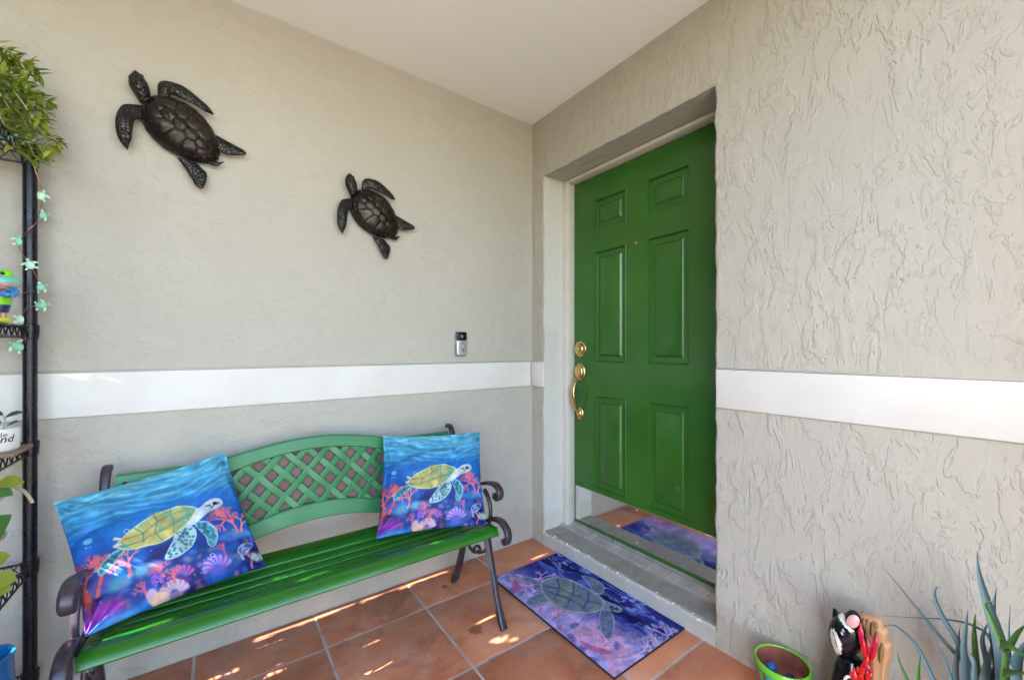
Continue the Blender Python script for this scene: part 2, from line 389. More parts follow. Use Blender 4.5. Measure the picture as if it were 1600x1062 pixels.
# ceiling and roof edge
mb = MB(); xs = lines(XL-.25, .02, .12); ysn = lines(YF-.1, .02, .12)
mb.grid([[(x, y, ZC+.003*fnoise((x, y, 0), 1.7)) for y in ysn] for x in xs]); mb.box((XL-.25, YF-.1, ZC+.01), (.3, .2, ZC+.2))
ceil = tag(mb.build('porch_ceiling', 'ceiling', smooth=60), 'white textured porch ceiling above both stucco walls', 'ceiling', kind='structure')
# floor: grout bed with tiles
mb = MB().box((XL-.15, YF-.2, -.12), (.0, .0, -.0028)); floor = tag(mb.build('floor', 'grout'), 'terracotta tiled porch floor', 'floor', kind='structure')
TP = .4105; gx = [0.0+.012-TP*i for i in range(10)]; gy = [-.2505+TP*1.01]+[-.2505-TP*1.01*i for i in range(8)]
cache = {}
for i in range(len(gx)-1):
    for j in range(len(gy)-1):
        x1, x0, y1, y0 = min(gx[i]-.0048, -.0015), gx[i+1]+.0048, min(gy[j]-.0048, -.003), gy[j+1]+.0048
        if x0 < XL-.2 or y0 < YF-.6: continue
        key = (round(x1-x0, 3), round(y1-y0, 3)); cx, cy = (x0+x1)/2, (y0+y1)/2
        if key not in cache:
            a, b = (x1-x0)/2, (y1-y0)/2
            cache[key] = MB().box((-a, -b, -.012), (a, b, 0), .0025, 2).build('tile', 'tile', floor); o = cache[key]
            o.matrix_parent_inverse = Matrix()
        else:
            o = bpy.data.objects.new('tile', cache[key].data); COL.objects.link(o); o.parent = floor
        o.location = (cx, cy, random.uniform(-.0012, .0006)); o.rotation_euler = (random.uniform(-.001, .001), random.uniform(-.001, .001), 0)
# ground outside
mb = MB().box((-150, -150, -.6), (150, 150, -.14))
def lawn_mat():
    n = NT('lawn'); return n.out(n.ramp(n.noise(3, 8, .7), (.3, (.15, .135, .05)), (.7, (.25, .22, .09))), .9, n.bump(n.noise(60, 5), .8, .03))
M['lawn'] = lawn_mat(); tag(mb.build('ground', 'lawn'), 'lawn around the house', 'ground', kind='structure')
M['drive'] = plain('driveway_concrete', (.43, .39, .335), .85, var=.12, vscale=2, bump=.3)
tag(MB().box((-3.4, -13, -.3), (3.5, YF-.25, -.128), .01).build('garden_path', 'drive'), 'pale concrete path leading up to the porch', 'path', kind='structure')

# ------------------------------------------------------------------ doorstep, frame, door
mb = MB(); xs_ = [-.004, -.001, .004, .012, .05, .09, .13, .16, .25]; yy = lines(OY1-.002, OY0+.002, .012)
P = []
for y in yy:
    row = [(-.0045+.002*fnoise((0, y, 0), 20), y, -.02), (-.0045+.002*fnoise((0, y, 1), 20), y, .03)]
    for k, x in enumerate(xs_):
        z = OZ0-(.012 if k == 0 else .004 if k == 1 else .001 if k == 2 else 0)+.0025*fnoise((x, y, 2), 25)+.07*max(0, x-.1)*0
        row.append((x+.0025*fnoise((x, y, 5), 30)*(k < 3), y, z))
    P.append(row)
mb.grid(P); tag(mb.build('doorstep', 'concrete', smooth=0), 'grey concrete doorstep with chipped white paint along its edge', 'doorstep')
fr = thing('door_frame', 'beige painted door frame with grey metal sill around the green door', 'door frame', (.17, -.6, OZ0), kind='thing')
DY0, DY1, DZ0, DZ1 = -.155, -1.066, .112, 2.141
for (a, b) in ((OY0-.002, DY0+.005), (DY1-.005, OY1+.002)):
    lo, hi = min(a, b), max(a, b)
    mb = MB().box((.150, lo, OZ0), (.199, hi, OZ1-.003), .003); mb.build('jamb', 'frame', fr)
    inner = (b if a > -.5 else a); s_ = 1 if a > -.5 else -1
    MB().box((.1995, lo, OZ0+.002), (.26, inner-.0005*s_ if s_ < 0 else hi, OZ1-.004)).build('door_stop', 'frame', fr) if False else None
mb = MB().box((.1515, DY1-.0045, DZ1+.005), (.199, DY0+.0045, OZ1-.0035), .003); mb.build('frame_head', 'frame', fr)
mb = MB().box((.2, OY1+.003, DZ1+.006), (.255, OY0-.003, OZ1-.0045)); mb.build('head_stop', 'frame', fr)
for lo, hi in ((DY0+.0055, OY0-.003), (OY1+.003, DY1-.0055)): MB().box((.2, lo, OZ0+.003), (.255, hi, OZ1-.006)).build('jamb_stop', 'frame', fr)
# sill: sloped aluminium with ridges
prof = [(.122, OZ0-.002), (.122, .088), (.126, .0905), (.134, .0905), (.136, .0885), (.176, .0945), (.178, .0985), (.183, .0985), (.185, .0955), (.196, .097), (.197, .1065), (.203, .1075), (.205, .1), (.25, .1)]
mb = MB(); mb.grid([[(x, y, z) for x, z in prof] for y in lines(OY1+.003, OY0-.003, .25)]); sl = mb.build('sill', 'sill', fr, 25)
for y in (-.19, -.62, -1.02): MB().lathe([(0, .0015), (.003, .0015), (.0042, 0)], (.15, y, .0906), n=12).build('screw', 'iron', sl)

door = thing('front_door', 'green six-panel front door with brass handle and steel kick plate', 'door', (RX, -.61, DZ0), kind='thing')
cols = [(-.540, -.318), (-.899, -.675)]; rows = [(1.829, 2.004), (1.073, 1.707), (.350, .883)]
mb = MB(); yl = sorted({DY0, DY1, *[v for c in cols for v in c]}); zl = sorted({DZ0+.003, DZ1, *[v for c in rows for v in c]})
def in_panel(ya, yb, za, zb): return any(c[0]-1e-6 <= ya and yb <= c[1]+1e-6 for c in cols) and any(r[0]-1e-6 <= za and zb <= r[1]+1e-6 for r in rows)
for i in range(len(yl)-1):
    for j in range(len(zl)-1):
        if in_panel(yl[i], yl[i+1], zl[j], zl[j+1]): continue
        mb.add([(RX, yl[i], zl[j]), (RX, yl[i+1], zl[j]), (RX, yl[i+1], zl[j+1]), (RX, yl[i], zl[j+1])], [(0, 1, 2, 3)])
y0, y1, z0, z1 = DY1, DY0, DZ0+.003, DZ1
mb.add([(RX, y0, z0), (RX, y1, z0), (RX, y1, z1), (RX, y0, z1), (RX+.044, y0, z0), (RX+.044, y1, z0), (RX+.044, y1, z1), (RX+.044, y0, z1)], [(0, 1, 5, 4), (1, 2, 6, 5), (2, 3, 7, 6), (3, 0, 4, 7), (4, 5, 6, 7)])
mb.build('slab', 'door', door, 30, 1e-5)
for c in cols:
    for r_ in rows:
        prf = [(0, 0), (.0012, -.0015), (.004, -.0015), (.0070, .009), (.010, .0130), (.036, .0120), (.0395, .0095), (.0445, .0020), (.048, .0004)]
        mb = MB(); ringv = []
        for ins, dep in prf:
            a, b, lo, hi = c[0]+ins, c[1]-ins, r_[0]+ins, r_[1]-ins
            ringv.append([(RX+dep, a, lo), (RX+dep, b, lo), (RX+dep, b, hi), (RX+dep, a, hi)])
        mb.grid(ringv, closed_v=True); o = len(mb.v)-4; mb.f.append((o, o+1, o+2, o+3))
        mb.build('panel', 'door', door, 25)
kp = MB().box((RX-.0022, DY1+.010, .1225), (RX-.0004, DY0-.011, .327), .0008, 1).build('kick_plate', 'kick', door)
for y in (DY1+.03, -.61, DY0-.025):
    for z in (.145, .313): MB().lathe([(0, .0015), (.003, .0012), (.004, 0)], (RX-.0022, y, z), (-1, 0, 0), 10).build('screw', 'kick', kp)
MB().box((RX-.006, DY1+.004, DZ0-.003), (RX+.03, DY0-.004, DZ0+.0085), .002).build('door_sweep', 'door', door)
ph = MB().lathe([(0, .004), (.004, .004), (.005, .006), (.0075, .005), (.009, 0)], (RX, -.609, 1.698), (-1, 0, 0), 20).build('peephole', 'brass', door)
HYc = -.206
db = MB().lathe([(.046, 0), (.046, .004), (.043, .007), (.037, .008), (.034, .016), (.031, .02), (.0245, .021), (.0235, .027), (.0185, .030), (0, .030)], (RX, HYc, 1.149), (-1, 0, 0), 40).build('deadbolt', 'brass', door)
MB().lathe([(0, .0015), (.009, .0015), (.010, 0)], (RX-.030, HYc, 1.149), (-1, 0, 0), 20).build('key_cylinder', 'brass', db)
hs = MB().lathe([(.050, 0), (.050, .004), (.047, .008), (.042, .010), (.039, .020), (.034, .0235), (0, .0245)], (RX, HYc, 1.012), (-1, 0, 0), 40, 1.08, .82).build('handle_set', 'brass', door)
MB().sweep([(RX-.018, HYc, .985), (RX-.034, HYc, .973), (RX-.052, HYc, .968)], [.011, .012, .015], [.004, .004, .0035], Vector((0, 1, 0))).build('thumb_latch', 'brass', hs)
gp = catmull([(RX-.012, HYc, .975), (RX-.040, HYc, .955), (RX-.062, HYc, .915), (RX-.064, HYc, .868), (RX-.050, HYc, .820), (RX-.030, HYc, .785), (RX-.010, HYc, .765)], 6)
k = len(gp); MB().sweep(gp, [.009+.006*math.sin(math.pi*i/(k-1))**2 for i in range(k)], [.0065+.003*math.sin(math.pi*i/(k-1)) for i in range(k)], Vector((0, 1, 0)), 12, 2.3).build('grip', 'brass', hs)
MB().lathe([(.034, 0), (.034, .004), (.030, .009), (.020, .012), (.014, .018), (.012, .024), (0, .026)], (RX, HYc, .764), (-1, 0, 0), 36, 1.12, .8).build('lower_rosette', 'brass', hs)

# ------------------------------------------------------------------ doorbell
bell = thing('video_doorbell', 'silver and black doorbell with round button on the beige wall', 'doorbell', (-.501, 0, 1.11))
MB().box((-.533, -.010, 1.112), (-.469, .004, 1.241), .006, 3).build('back_plate', 'satin_dark', bell)
MB().box((-.531, -.026, 1.115), (-.471, -.0095, 1.196), .006, 3).build('face', 'satin', bell)
MB().box((-.531, -.0262, 1.1965), (-.471, -.0095, 1.2395), .006, 3).build('camera_cap', 'black', bell)
MB().lathe([(0, .002), (.006, .002), (.009, 0)], (-.501, -.0262, 1.216), (0, -1, 0), 20).build('lens', 'ink_grey', bell)
bt = MB().lathe([(.0185, 0), (.0185, .002), (.0165, .0028), (.0145, .002), (.0145, .0005)], (-.498, -.026, 1.163), (0, -1, 0), 32).build('button_ring', 'satin_dark', bell)
MB().lathe([(0, .0025), (.0125, .002), (.014, 0)], (-.498, -.026, 1.163), (0, -1, 0), 32).build('button', 'satin', bt)

# ------------------------------------------------------------------ metal sea turtles on the wall
def loft(mb, A, B, hgt, n=14, k=7, base=None, up=Vector((0, -1, 0)), curl=None, thick=.004):
    """skin between two side polylines (root to tip), arched by hgt away from the wall"""
    A, B = resamp(A, n), resamp(B, n); top = []; bot = []
    for i in range(n):
        f = i/(n-1); h = hgt*(1-.35*f)*(1 if i < n-1 else .4); c = curl(f) if curl else 0.
        rt = []; rb = []
        for j in range(k):
            t = j/(k-1); p = Vector(A[i]*(1-t)+B[i]*t); s_ = math.sqrt(max(0, 1-(2*t-1)**2))
            rt.append(p+up*(c+h*s_)); rb.append(p+up*(c-thick*s_))
        top.append(rt); bot.append(rb)
    mb.grid(top); mb.grid([r[::-1] for r in bot]); return mb
BIG = dict(head=([(300, 325), (262, 265), (228, 215), (215, 165), (222, 125), (248, 97), (268, 90)], [(385, 285), (385, 250), (372, 200), (345, 155), (312, 115), (290, 97), (272, 90)]),
  fl1=([(310, 340), (240, 338), (180, 345), (145, 380), (122, 430), (113, 490), (120, 560), (140, 620), (175, 665), (203, 690)], [(318, 450), (295, 455), (262, 472), (256, 510), (250, 550), (243, 590), (243, 615), (230, 640), (218, 660), (207, 690)]),
  fl2=([(440, 290), (440, 215), (452, 180), (490, 168), (560, 182), (640, 212), (710, 258), (780, 313), (835, 355), (880, 410)], [(560, 310), (540, 285), (550, 272), (590, 290), (640, 318), (690, 340), (740, 362), (790, 390), (830, 408), (878, 418)]),
  fl3=([(880, 560), (940, 593), (1000, 628), (1060, 662), (1110, 690), (1136, 715)], [(905, 690), (935, 705), (980, 728), (1040, 732), (1100, 733), (1132, 730)]),
  fl4=([(680, 775), (745, 795), (785, 832), (818, 862), (829, 895), (821, 940), (798, 990)], [(590, 750), (640, 812), (672, 862), (692, 895), (715, 930), (738, 972), (775, 998)]),
  tail=([(850, 775), (880, 768), (915, 783), (962, 778)], [(835, 798), (880, 812), (915, 814), (960, 784)]), F=(352, 286), B=(900, 768), S1=(742, 392), S2=(488, 674))
def zb(p): return np.array(ony(160+p[0]/5.058, 100+p[1]/5.058, -.02))
def zs_(p): return np.array(ony(500+p[0]/6.154, 260+p[1]/6.154, -.02))
def wall_turtle(label, xf, size, hgt):
    c = xf(zb(((352+900)/2, (286+768)/2))); Fp, Bp = xf(zb(BIG['F'])), xf(zb(BIG['B'])); S1, S2 = xf(zb(BIG['S1'])), xf(zb(BIG['S2']))
    root = thing('turtle_sculpture', label, 'wall sculpture', (c[0], 0, c[2]), 'metal sea turtles on the wall')
    ax = Vector((Fp-Bp)/2); ac = Vector((Fp+Bp)/2); bx = Vector((-ax.z, 0, ax.x)); bx = bx.normalized()*np.linalg.norm(S1-S2)/2
    if bx.dot(Vector(S1-S2)) < 0: bx = -bx
    def dome(a, b, lift=0.):
        r2 = min(1., a*a+b*b); h = hgt*(1-r2)**.55*(1+.12*a)+.006*size
        h += .10*hgt*max(0, 1-abs(b)/.12)*(1-r2)              # keel
        wd = 1+.13*a-.10*a*a
        return ac+ax*a+bx*b*wd+Vector((0, -1, 0))*(h+lift)
    mb = MB(); P = []
    for i in range(13):
        rr = i/12; P.append([dome(rr*math.cos(t), rr*math.sin(t), -.0008) for t in np.linspace(0, 2*math.pi, 48, endpoint=False)])
    P.append([dome(1.0*math.cos(t), math.sin(t), -.012*size) for t in np.linspace(0, 2*math.pi, 48, endpoint=False)])
    mb.grid(P, closed_v=True); shell = mb.build('shell', 'bronze', root, 50)
    def scute(poly, nm='scute'):
        q = []
        for i in range(len(poly)):
            a, b = np.array(poly[i]), np.array(poly[(i+1) % len(poly)])
            for t in (0, .33, .66): q.append(a+(b-a)*t)
        ce = np.mean(q, 0); mb = MB(); rings = []
        for sc, lf in ((.99, -.001), (.965, .0010), (.90, .0018), (.6, .0026), (.3, .0030), (.02, .0032)):
            rings.append([dome(*(ce+(p-ce)*sc), lf*size) for p in q])
        mb.grid(rings, closed_v=True); mb.build(nm, 'bronze', shell, 50)
    cut = [.84, .52, .20, -.12, -.44, -.76]; wv_ = .25
    for i in range(5):
        a1, a0 = cut[i], cut[i+1]; m_ = (a0+a1)/2; k1 = .16 if i else .12; k0 = .16 if i < 4 else .08
        scute([(a1, -k1), (a1, k1), (m_, wv_), (a0, k0), (a0, -k0), (m_, -wv_)])
    mids = [.84]+[(cut[i]+cut[i+1])/2 for i in range(5)]
    rim = lambda ang: (.84*math.cos(ang), .84*math.sin(ang))
    angs = [R(a) for a in (12, 50, 82, 112, 142, 172)]
    for sgn in (1, -1):
        for i in range(4):
            a_hi = mids[i+1] if i else .68; a_lo = mids[i+2]
            i1 = (mids[i+1], wv_) if i else (.82, .13); im = (cut[i+1], .16); i2 = (mids[i+2], wv_)
            o1, o2 = rim(angs[i]), rim(angs[i+1])
            om = rim((angs[i]+angs[i+1])/2)
            pts = [i1, o1, om, o2, i2, im]
            scute([(p[0], p[1]*sgn) for p in pts])
        for i in range(11):
            t0, t1 = R(8+i*15.6), R(8+(i+1)*15.6)
            scute([(.86*math.cos(t0), sgn*.86*math.sin(t0)), (.86*math.cos(t1), sgn*.86*math.sin(t1)), (1.0*math.cos(t1), sgn*1.0*math.sin(t1)), (1.03*math.cos((t0+t1)/2), sgn*1.03*math.sin((t0+t1)/2)), (1.0*math.cos(t0), sgn*1.0*math.sin(t0))], 'marginal_scute')
    for nm, key, h, cu in (('head', 'head', .020, lambda f: .012+.012*math.sin(math.pi*f*.9)), ('front_flipper', 'fl1', .009, lambda f: .012+.014*math.sin(math.pi*f)), ('front_flipper', 'fl2', .009, lambda f: .014+.016*math.sin(math.pi*f)),
                         ('rear_flipper', 'fl3', .007, lambda f: .008+.006*f), ('rear_flipper', 'fl4', .007, lambda f: .008+.006*f), ('tail', 'tail', .006, lambda f: .008)):
        A, B = [[xf(zb(p)) for p in side] for side in BIG[key]]
        o = loft(MB(), catmull(A, 4), catmull(B, 4), h*size, 22, 9, curl=lambda f: cu(f)*size).build(nm, 'bronze_scale', root, 60, 1e-5)
        if nm == 'head':
            e1 = Vector(xf(zb((238, 150)))); MB().ball(e1+Vector((0, -.030*size, 0)), .006*size, 12, 8).build('eye', 'black', o)
            e2 = Vector(xf(zb((318, 140)))); MB().ball(e2+Vector((0, -.030*size, 0)), .006*size, 12, 8).build('eye', 'black', o)
wall_turtle('larger dark bronze sea turtle sculpture high on the wall beside the plant rack', lambda p: p, 1.15, .050)
src = np.array([zb(p)[[0, 2]] for p in ((265, 90), (205, 690), (878, 412), (1130, 720), (775, 997))]); dst = np.array([zs_(p)[[0, 2]] for p in ((270, 85), (210, 655), (708, 325), (900, 600), (630, 895))])
AF = np.linalg.lstsq(np.c_[src, np.ones(5)], dst, rcond=None)[0]
def xf_small(p): q = np.array([p[0], p[2], 1]) @ AF; return np.array([q[0], p[1], q[1]])
wall_turtle('smaller dark bronze sea turtle sculpture on the wall between the doorbell and its larger twin', xf_small, .95, .045)

# ------------------------------------------------------------------ park bench
BX0, BX1, BXC = -1.838, -.622, -1.235
bench = thing('park_bench', 'green slatted bench with lattice back and dark cast-iron ends', 'bench', (BXC, -.33, 0))
def by(z, off=0.): return -.105-(.79-z)*.19+off                    # leaning plane of the backrest
def bump_(d, h, wdt): return h*max(0., math.cos(min(1, abs(d)/wdt)*math.pi/2))**1.2 if abs(d) < wdt else 0.
def z_top(x): return .742+bump_(x-BXC, .050, .36)
def z_it(x): d = abs(x-BXC); return .745-.56*d*d if d < .27 else max(.69, .7042-.25*(d-.27))
def z_ib(x): d = abs(x-BXC); return .5385-.62*d*d if d < .27 else max(.475, .4933-.30*(d-.27))
def z_lb(x): d = abs(x-BXC); return .476-.55*d*d if d < .25 else max(.425, .4416-.22*(d-.25))
def curved_rail(name, ft, fb, th):
    mb = MB(); xs = np.linspace(BX0+.012, BX1-.012, 90); P = []
    for x in xs:
        t, b = ft(x), fb(x); r = .004
        sec = [(b+r, th), (b, th-r), (b, r), (b+r, 0), ((t+b)/2, -.0015), (t-r, 0), (t, r), (t, th-r), (t-r, th)]
        P.append([(x, by(z)-.012+o, z) for z, o in sec])
    mb.grid(P, closed_v=True); n = 9; mb.f.append(tuple(range(n))); mb.f.append(tuple(89*n+i for i in range(n))); return mb.build(name, 'rail', back, 35)
back = thing('backrest', None, None); back.parent = bench; back.matrix_parent_inverse = bench.matrix_basis.inverted()
curved_rail('top_rail', z_top, z_it, .024); curved_rail('lower_rail', z_ib, z_lb, .024)
XL0, XL1 = BXC-.30, BXC+.30
mb = MB(); xs = np.linspace(XL0, XL1, 40)
mb.grid([[(x, by(z)+.013, z) for z in (z_ib(x)-.006, z_it(x)+.006)] for x in xs]); mb.grid([[(x, by(z)+.016, z) for z in (z_ib(x)-.006, z_it(x)+.006)] for x in xs])
mb.build('backing_panel', 'brown', back)
for sx in (XL0, XL1):
    mb = MB().sweep([(sx, by(z), z) for z in np.linspace(z_ib(sx)-.01, z_it(sx)+.01, 6)], .014, .010); mb.build('lattice_end', 'rail', back)
pitch = .0835
def strip(c0, sg, k):
    """diagonal x = c0 + sg*s, z = s ; kept where it lies between the rails"""
    run = []; th = R(46)
    for s_ in np.linspace(.42, .80, 191):
        x = c0+sg*(s_-.62)/math.tan(th)
        ok = XL0+.004 < x < XL1-.004 and z_ib(x)-.010 < s_ < z_it(x)+.010
        if ok:
            wob = .0026*math.cos((s_-.62)/(pitch/2*math.tan(th))*math.pi+k*math.pi)*sg
            run.append((x, by(s_)-.001+wob, s_))
    if len(run) > 8:
        mb = MB().sweep(run[::3]+[run[-1]], .0125, .0034, Vector((-math.sin(th)*sg, 0, math.cos(th))), 12, 7.); mb.build('lattice_strip', 'rail', back, 45)
for k in range(-8, 9):
    strip(BXC+.012+k*pitch, 1, k); strip(BXC+.012+k*pitch, -1, k)
# seat slats
prof = [(-.205, -.312, .405), (-.323, -.359, .397), (-.370, -.406, .396), (-.417, -.456, .398)]
for ya, yb, zt in prof:
    MB().box((BX0+.006, yb, zt-.018), (BX1-.006, ya, zt), .0045, 3).build('seat_slat', 'slat', bench, 35)
sec = [(-.468, .402), (-.472, .4065), (-.495, .4125), (-.515, .4145), (-.533, .4125), (-.548, .4065), (-.557, .398), (-.559, .390), (-.555, .3845), (-.546, .384), (-.535, .389), (-.515, .393), (-.472, .389), (-.468, .393)]
mb = MB(); mb.grid([[(x, y, z) for y, z in sec] for x in np.linspace(BX0+.004, BX1-.004, 14)], closed_v=True); k = len(sec); mb.f.append(tuple(range(k))); mb.f.append(tuple(13*k+i for i in range(k))); mb.build('front_slat', 'slat', bench, 50)
for ya, yb, zt in prof+[(-.48, -.53, .4135)]:
    for x in (BX0+.03, BX1-.03):
        MB().lathe([(0, .0032), (.004, .0028), (.0062, .001), (.0065, -.003)], (x, (ya+yb)/2, zt), n=14).build('bolt', 'iron', bench)
for x in (BX0+.035, BX1-.035):
    MB().lathe([(0, .0032), (.004, .0028), (.0062, .001), (.0065, -.003)], (x, by(.715)-.0125, .715), (0, -1, .19), 14).build('bolt', 'iron', back)
# cast-iron ends
def end_frame(x):
    ef = thing('end_frame', None, None); ef.parent = bench; ef.matrix_parent_inverse = bench.matrix_basis.inverted()
    def bar(name, pts, w, t, n=7, mat='iron'):
        p = catmull([(x, a, b) for a, b in pts], n); k = len(p)
        W = list(np.interp(np.linspace(0, 1, k), np.linspace(0, 1, len(w)), w)) if isinstance(w, list) else w
        T = list(np.interp(np.linspace(0, 1, k), np.linspace(0, 1, len(t)), t)) if isinstance(t, list) else t
        W = [.74*q for q in W] if isinstance(W, list) else .74*W; T = [.76*q for q in T] if isinstance(T, list) else .76*T
        return MB().sweep(p, W, T, Vector((1, 0, 0)), 12, 3.2).build(name, mat, ef, 50)
    bar('front_leg', [(-.428, .385), (-.447, .32), (-.470, .25), (-.500, .17), (-.528, .09), (-.553, .035), (-.578, .006)], [.017, .018, .017, .017, .018, .021, .022], [.020, .019, .018, .017, .018, .020, .010])
    bar('front_leg_rib', [(-.440, .37), (-.458, .30), (-.485, .215), (-.512, .13), (-.535, .06)], .022, .006)
    bar('rear_leg', [(-.262, .385), (-.250, .30), (-.232, .21), (-.196, .11), (-.160, .04), (-.140, .006)], [.017, .017, .018, .020, .022, .022], [.020, .018, .018, .020, .026, .014])
    bar('seat_bearer', [(-.205, .378), (-.30, .372), (-.40, .374), (-.47, .386), (-.51, .392)], .014, .012)
    bar('seat_scroll', [(-.435, .400), (-.470, .420), (-.515, .436), (-.560, .438), (-.594, .420), (-.606, .392), (-.596, .366), (-.576, .360), (-.566, .374)], [.016, .019, .021, .022, .022, .021, .019, .016, .013], [.008, .010, .012, .013, .013, .012, .010, .009, .008])
    bar('arm_support', [(-.462, .405), (-.474, .440), (-.470, .480), (-.452, .512), (-.425, .535)], [.012, .011, .011, .012, .012], [.012, .009, .009, .010, .010])
    bar('arm_rest', [(-.150, .540), (-.22, .536), (-.30, .535), (-.38, .549), (-.45, .571), (-.505, .580), (-.540, .567), (-.548, .542), (-.530, .523), (-.506, .526), (-.502, .542)], [.014, .016, .018, .020, .021, .022, .022, .021, .019, .016, .013], [.008, .009, .009, .010, .010, .011, .011, .010, .009, .008, .007])
    bar('back_post', [(-.232, .365), (-.220, .42), (-.196, .50), (-.172, .58), (-.150, .66), (-.128, .725), (-.108, .757), (-.082, .766), (-.062, .752)], [.016, .016, .016, .016, .016, .017, .018, .017, .014], [.014, .013, .012, .012, .012, .011, .010, .009, .006])
    bar('brace', [(-.240, .262), (-.285, .238), (-.330, .226), (-.372, .240), (-.420, .262), (-.450, .300)], .009, .008)
    bar('brace_curl', [(-.330, .226), (-.345, .252), (-.372, .268), (-.392, .256), (-.384, .240), (-.366, .246)], [.009, .009, .008, .008, .007, .006], .007)
    bar('brace_curl', [(-.300, .234), (-.290, .262), (-.300, .300), (-.330, .330), (-.350, .365)], .008, .007)
end_frame(BX1+.010); end_frame(BX0-.012)

# ------------------------------------------------------------------ painter for prints (colour attribute on the mesh)
class Canvas:
    def __init__(s, nx, ny, asp=1.):
        s.nx, s.ny = nx, ny; s.X, s.Y = np.meshgrid(np.linspace(0, asp, nx), np.linspace(0, 1, ny), indexing='ij')
        s.img = np.zeros((nx, ny, 3)); s.px = 1/ny
    def blend(s, m, c, sl=None):
        c = np.array(c)/255. if not isinstance(c, np.ndarray) else c
        t = s.img if sl is None else s.img[sl]; t[...] = t*(1-m[..., None])+c*m[..., None]
    def fbm(s, fx, fy, o=4, sh=0):
        out = 0; amp = .5; u, v = s.X, s.Y
        for i in range(o):
            g = np.random.RandomState(100*sh+i).rand(64, 64); a, b = u*fx*2**i % 63, v*fy*2**i % 63
            i0, j0 = a.astype(int), b.astype(int); fa, fb = a-i0, b-j0; fa = fa*fa*(3-2*fa); fb = fb*fb*(3-2*fb)
            i1, j1 = (i0+1) % 64, (j0+1) % 64
            out = out+amp*(g[i0, j0]*(1-fa)*(1-fb)+g[i1, j0]*fa*(1-fb)+g[i0, j1]*(1-fa)*fb+g[i1, j1]*fa*fb); amp *= .5
        return out
    def win(s, P, pad):
        a0, b0 = P.min(0)-pad; a1, b1 = P.max(0)+pad
        i0, i1 = np.searchsorted(s.X[:, 0], [a0, a1]); j0, j1 = np.searchsorted(s.Y[0], [b0, b1])
        return (slice(i0, i1), slice(j0, j1))
    def sdf(s, P, sl):
        X, Y = s.X[sl], s.Y[sl]; d = np.full(X.shape, 9.); inside = np.zeros(X.shape, bool)
        for (x0, y0), (x1, y1) in zip(P, np.roll(P, -1, 0)):
            ex, ey = x1-x0, y1-y0; t = np.clip(((X-x0)*ex+(Y-y0)*ey)/(ex*ex+ey*ey+1e-12), 0, 1)
            d = np.minimum(d, np.hypot(X-x0-t*ex, Y-y0-t*ey))
            c = (y0 > Y) != (y1 > Y); xi = ex*(Y-y0)/(ey if abs(ey) > 1e-12 else 1e-12)+x0; inside ^= c & (X < xi)
        return np.where(inside, -d, d)
    def poly(s, P, c, alpha=1., soft=1., smooth=True, line=None, lw=.006, tex=None):
        P = np.array(catmull(P, 5, True) if smooth else P, float); sl = s.win(P, .03)
        d = s.sdf(P, sl); m = np.clip(.5-d/(s.px*1.5*soft), 0, 1)*alpha
        s.blend(m, c, sl)
        if tex is not None: s.blend(m*tex[sl][0] if False else m*tex[0][sl], tex[1], sl)
        if line is not None: s.blend(np.clip(1.2-np.abs(d)/lw, 0, 1), line, sl)
    def ell(s, x, y, rx, ry, c, alpha=1., soft=1., rot=0.):
        t = np.linspace(0, 2*math.pi, 20, endpoint=False); P = np.stack([rx*np.cos(t), ry*np.sin(t)], 1)
        cr, sr = math.cos(rot), math.sin(rot); P = np.stack([P[:, 0]*cr-P[:, 1]*sr+x, P[:, 0]*sr+P[:, 1]*cr+y], 1); s.poly(P, c, alpha, soft, False)
    def line(s, P, wd, c, alpha=1.):
        P = np.array(P, float); sl = s.win(P, wd*2+.02); X, Y = s.X[sl], s.Y[sl]; d = np.full(X.shape, 9.)
        n = len(P)-1
        for i in range(n):
            (x0, y0), (x1, y1) = P[i], P[i+1]; ex, ey = x1-x0, y1-y0; t = np.clip(((X-x0)*ex+(Y-y0)*ey)/(ex*ex+ey*ey+1e-12), 0, 1)
            d = np.minimum(d, np.hypot(X-x0-t*ex, Y-y0-t*ey)-wd*(1-.4*(i+t)/n))
        s.blend(np.clip(.5-d/(s.px*1.5), 0, 1)*alpha, c, sl)
    def coral(s, x, y, ang, ln, wd, c, dep, rs, spread=.55):
        x1, y1 = x+ln*math.cos(ang), y+ln*math.sin(ang); s.line([(x, y), ((x+x1)/2+rs.uniform(-.1, .1)*ln, (y+y1)/2), (x1, y1)], wd, c)
        if dep:
            for q in range(2 if rs.rand() < .6 else 3): s.coral(x1, y1, ang+(q-.5)*spread*1.3+rs.uniform(-.3, .3), ln*rs.uniform(.62, .85), wd*.72, c, dep-1, rs, spread)
    def dots(s, poly_, n, r, c, rs, alpha=.9):
        P = np.array(catmull(poly_, 4, True)); lo, hi = P.min(0), P.max(0)
        for _ in range(n):
            p = lo+(hi-lo)*rs.rand(2); ii = np.searchsorted(s.X[:, 0], p[0]); jj = np.searchsorted(s.Y[0], p[1])
            sl = (slice(min(ii, s.nx-1), min(ii, s.nx-1)+1), slice(min(jj, s.ny-1), min(jj, s.ny-1)+1))
            if s.sdf(P, sl)[0, 0] < -r: s.ell(p[0], p[1], r*rs.uniform(.6, 1.3), r*rs.uniform(.6, 1.3), c, alpha)
    def linear(s):
        a = np.clip(s.img, 0, 1); return np.where(a <= .04045, a/12.92, ((a+.055)/1.055)**2.4)
def uvp(L): return [((x-140)/820, 1-(y-100)/800) for x, y in L]
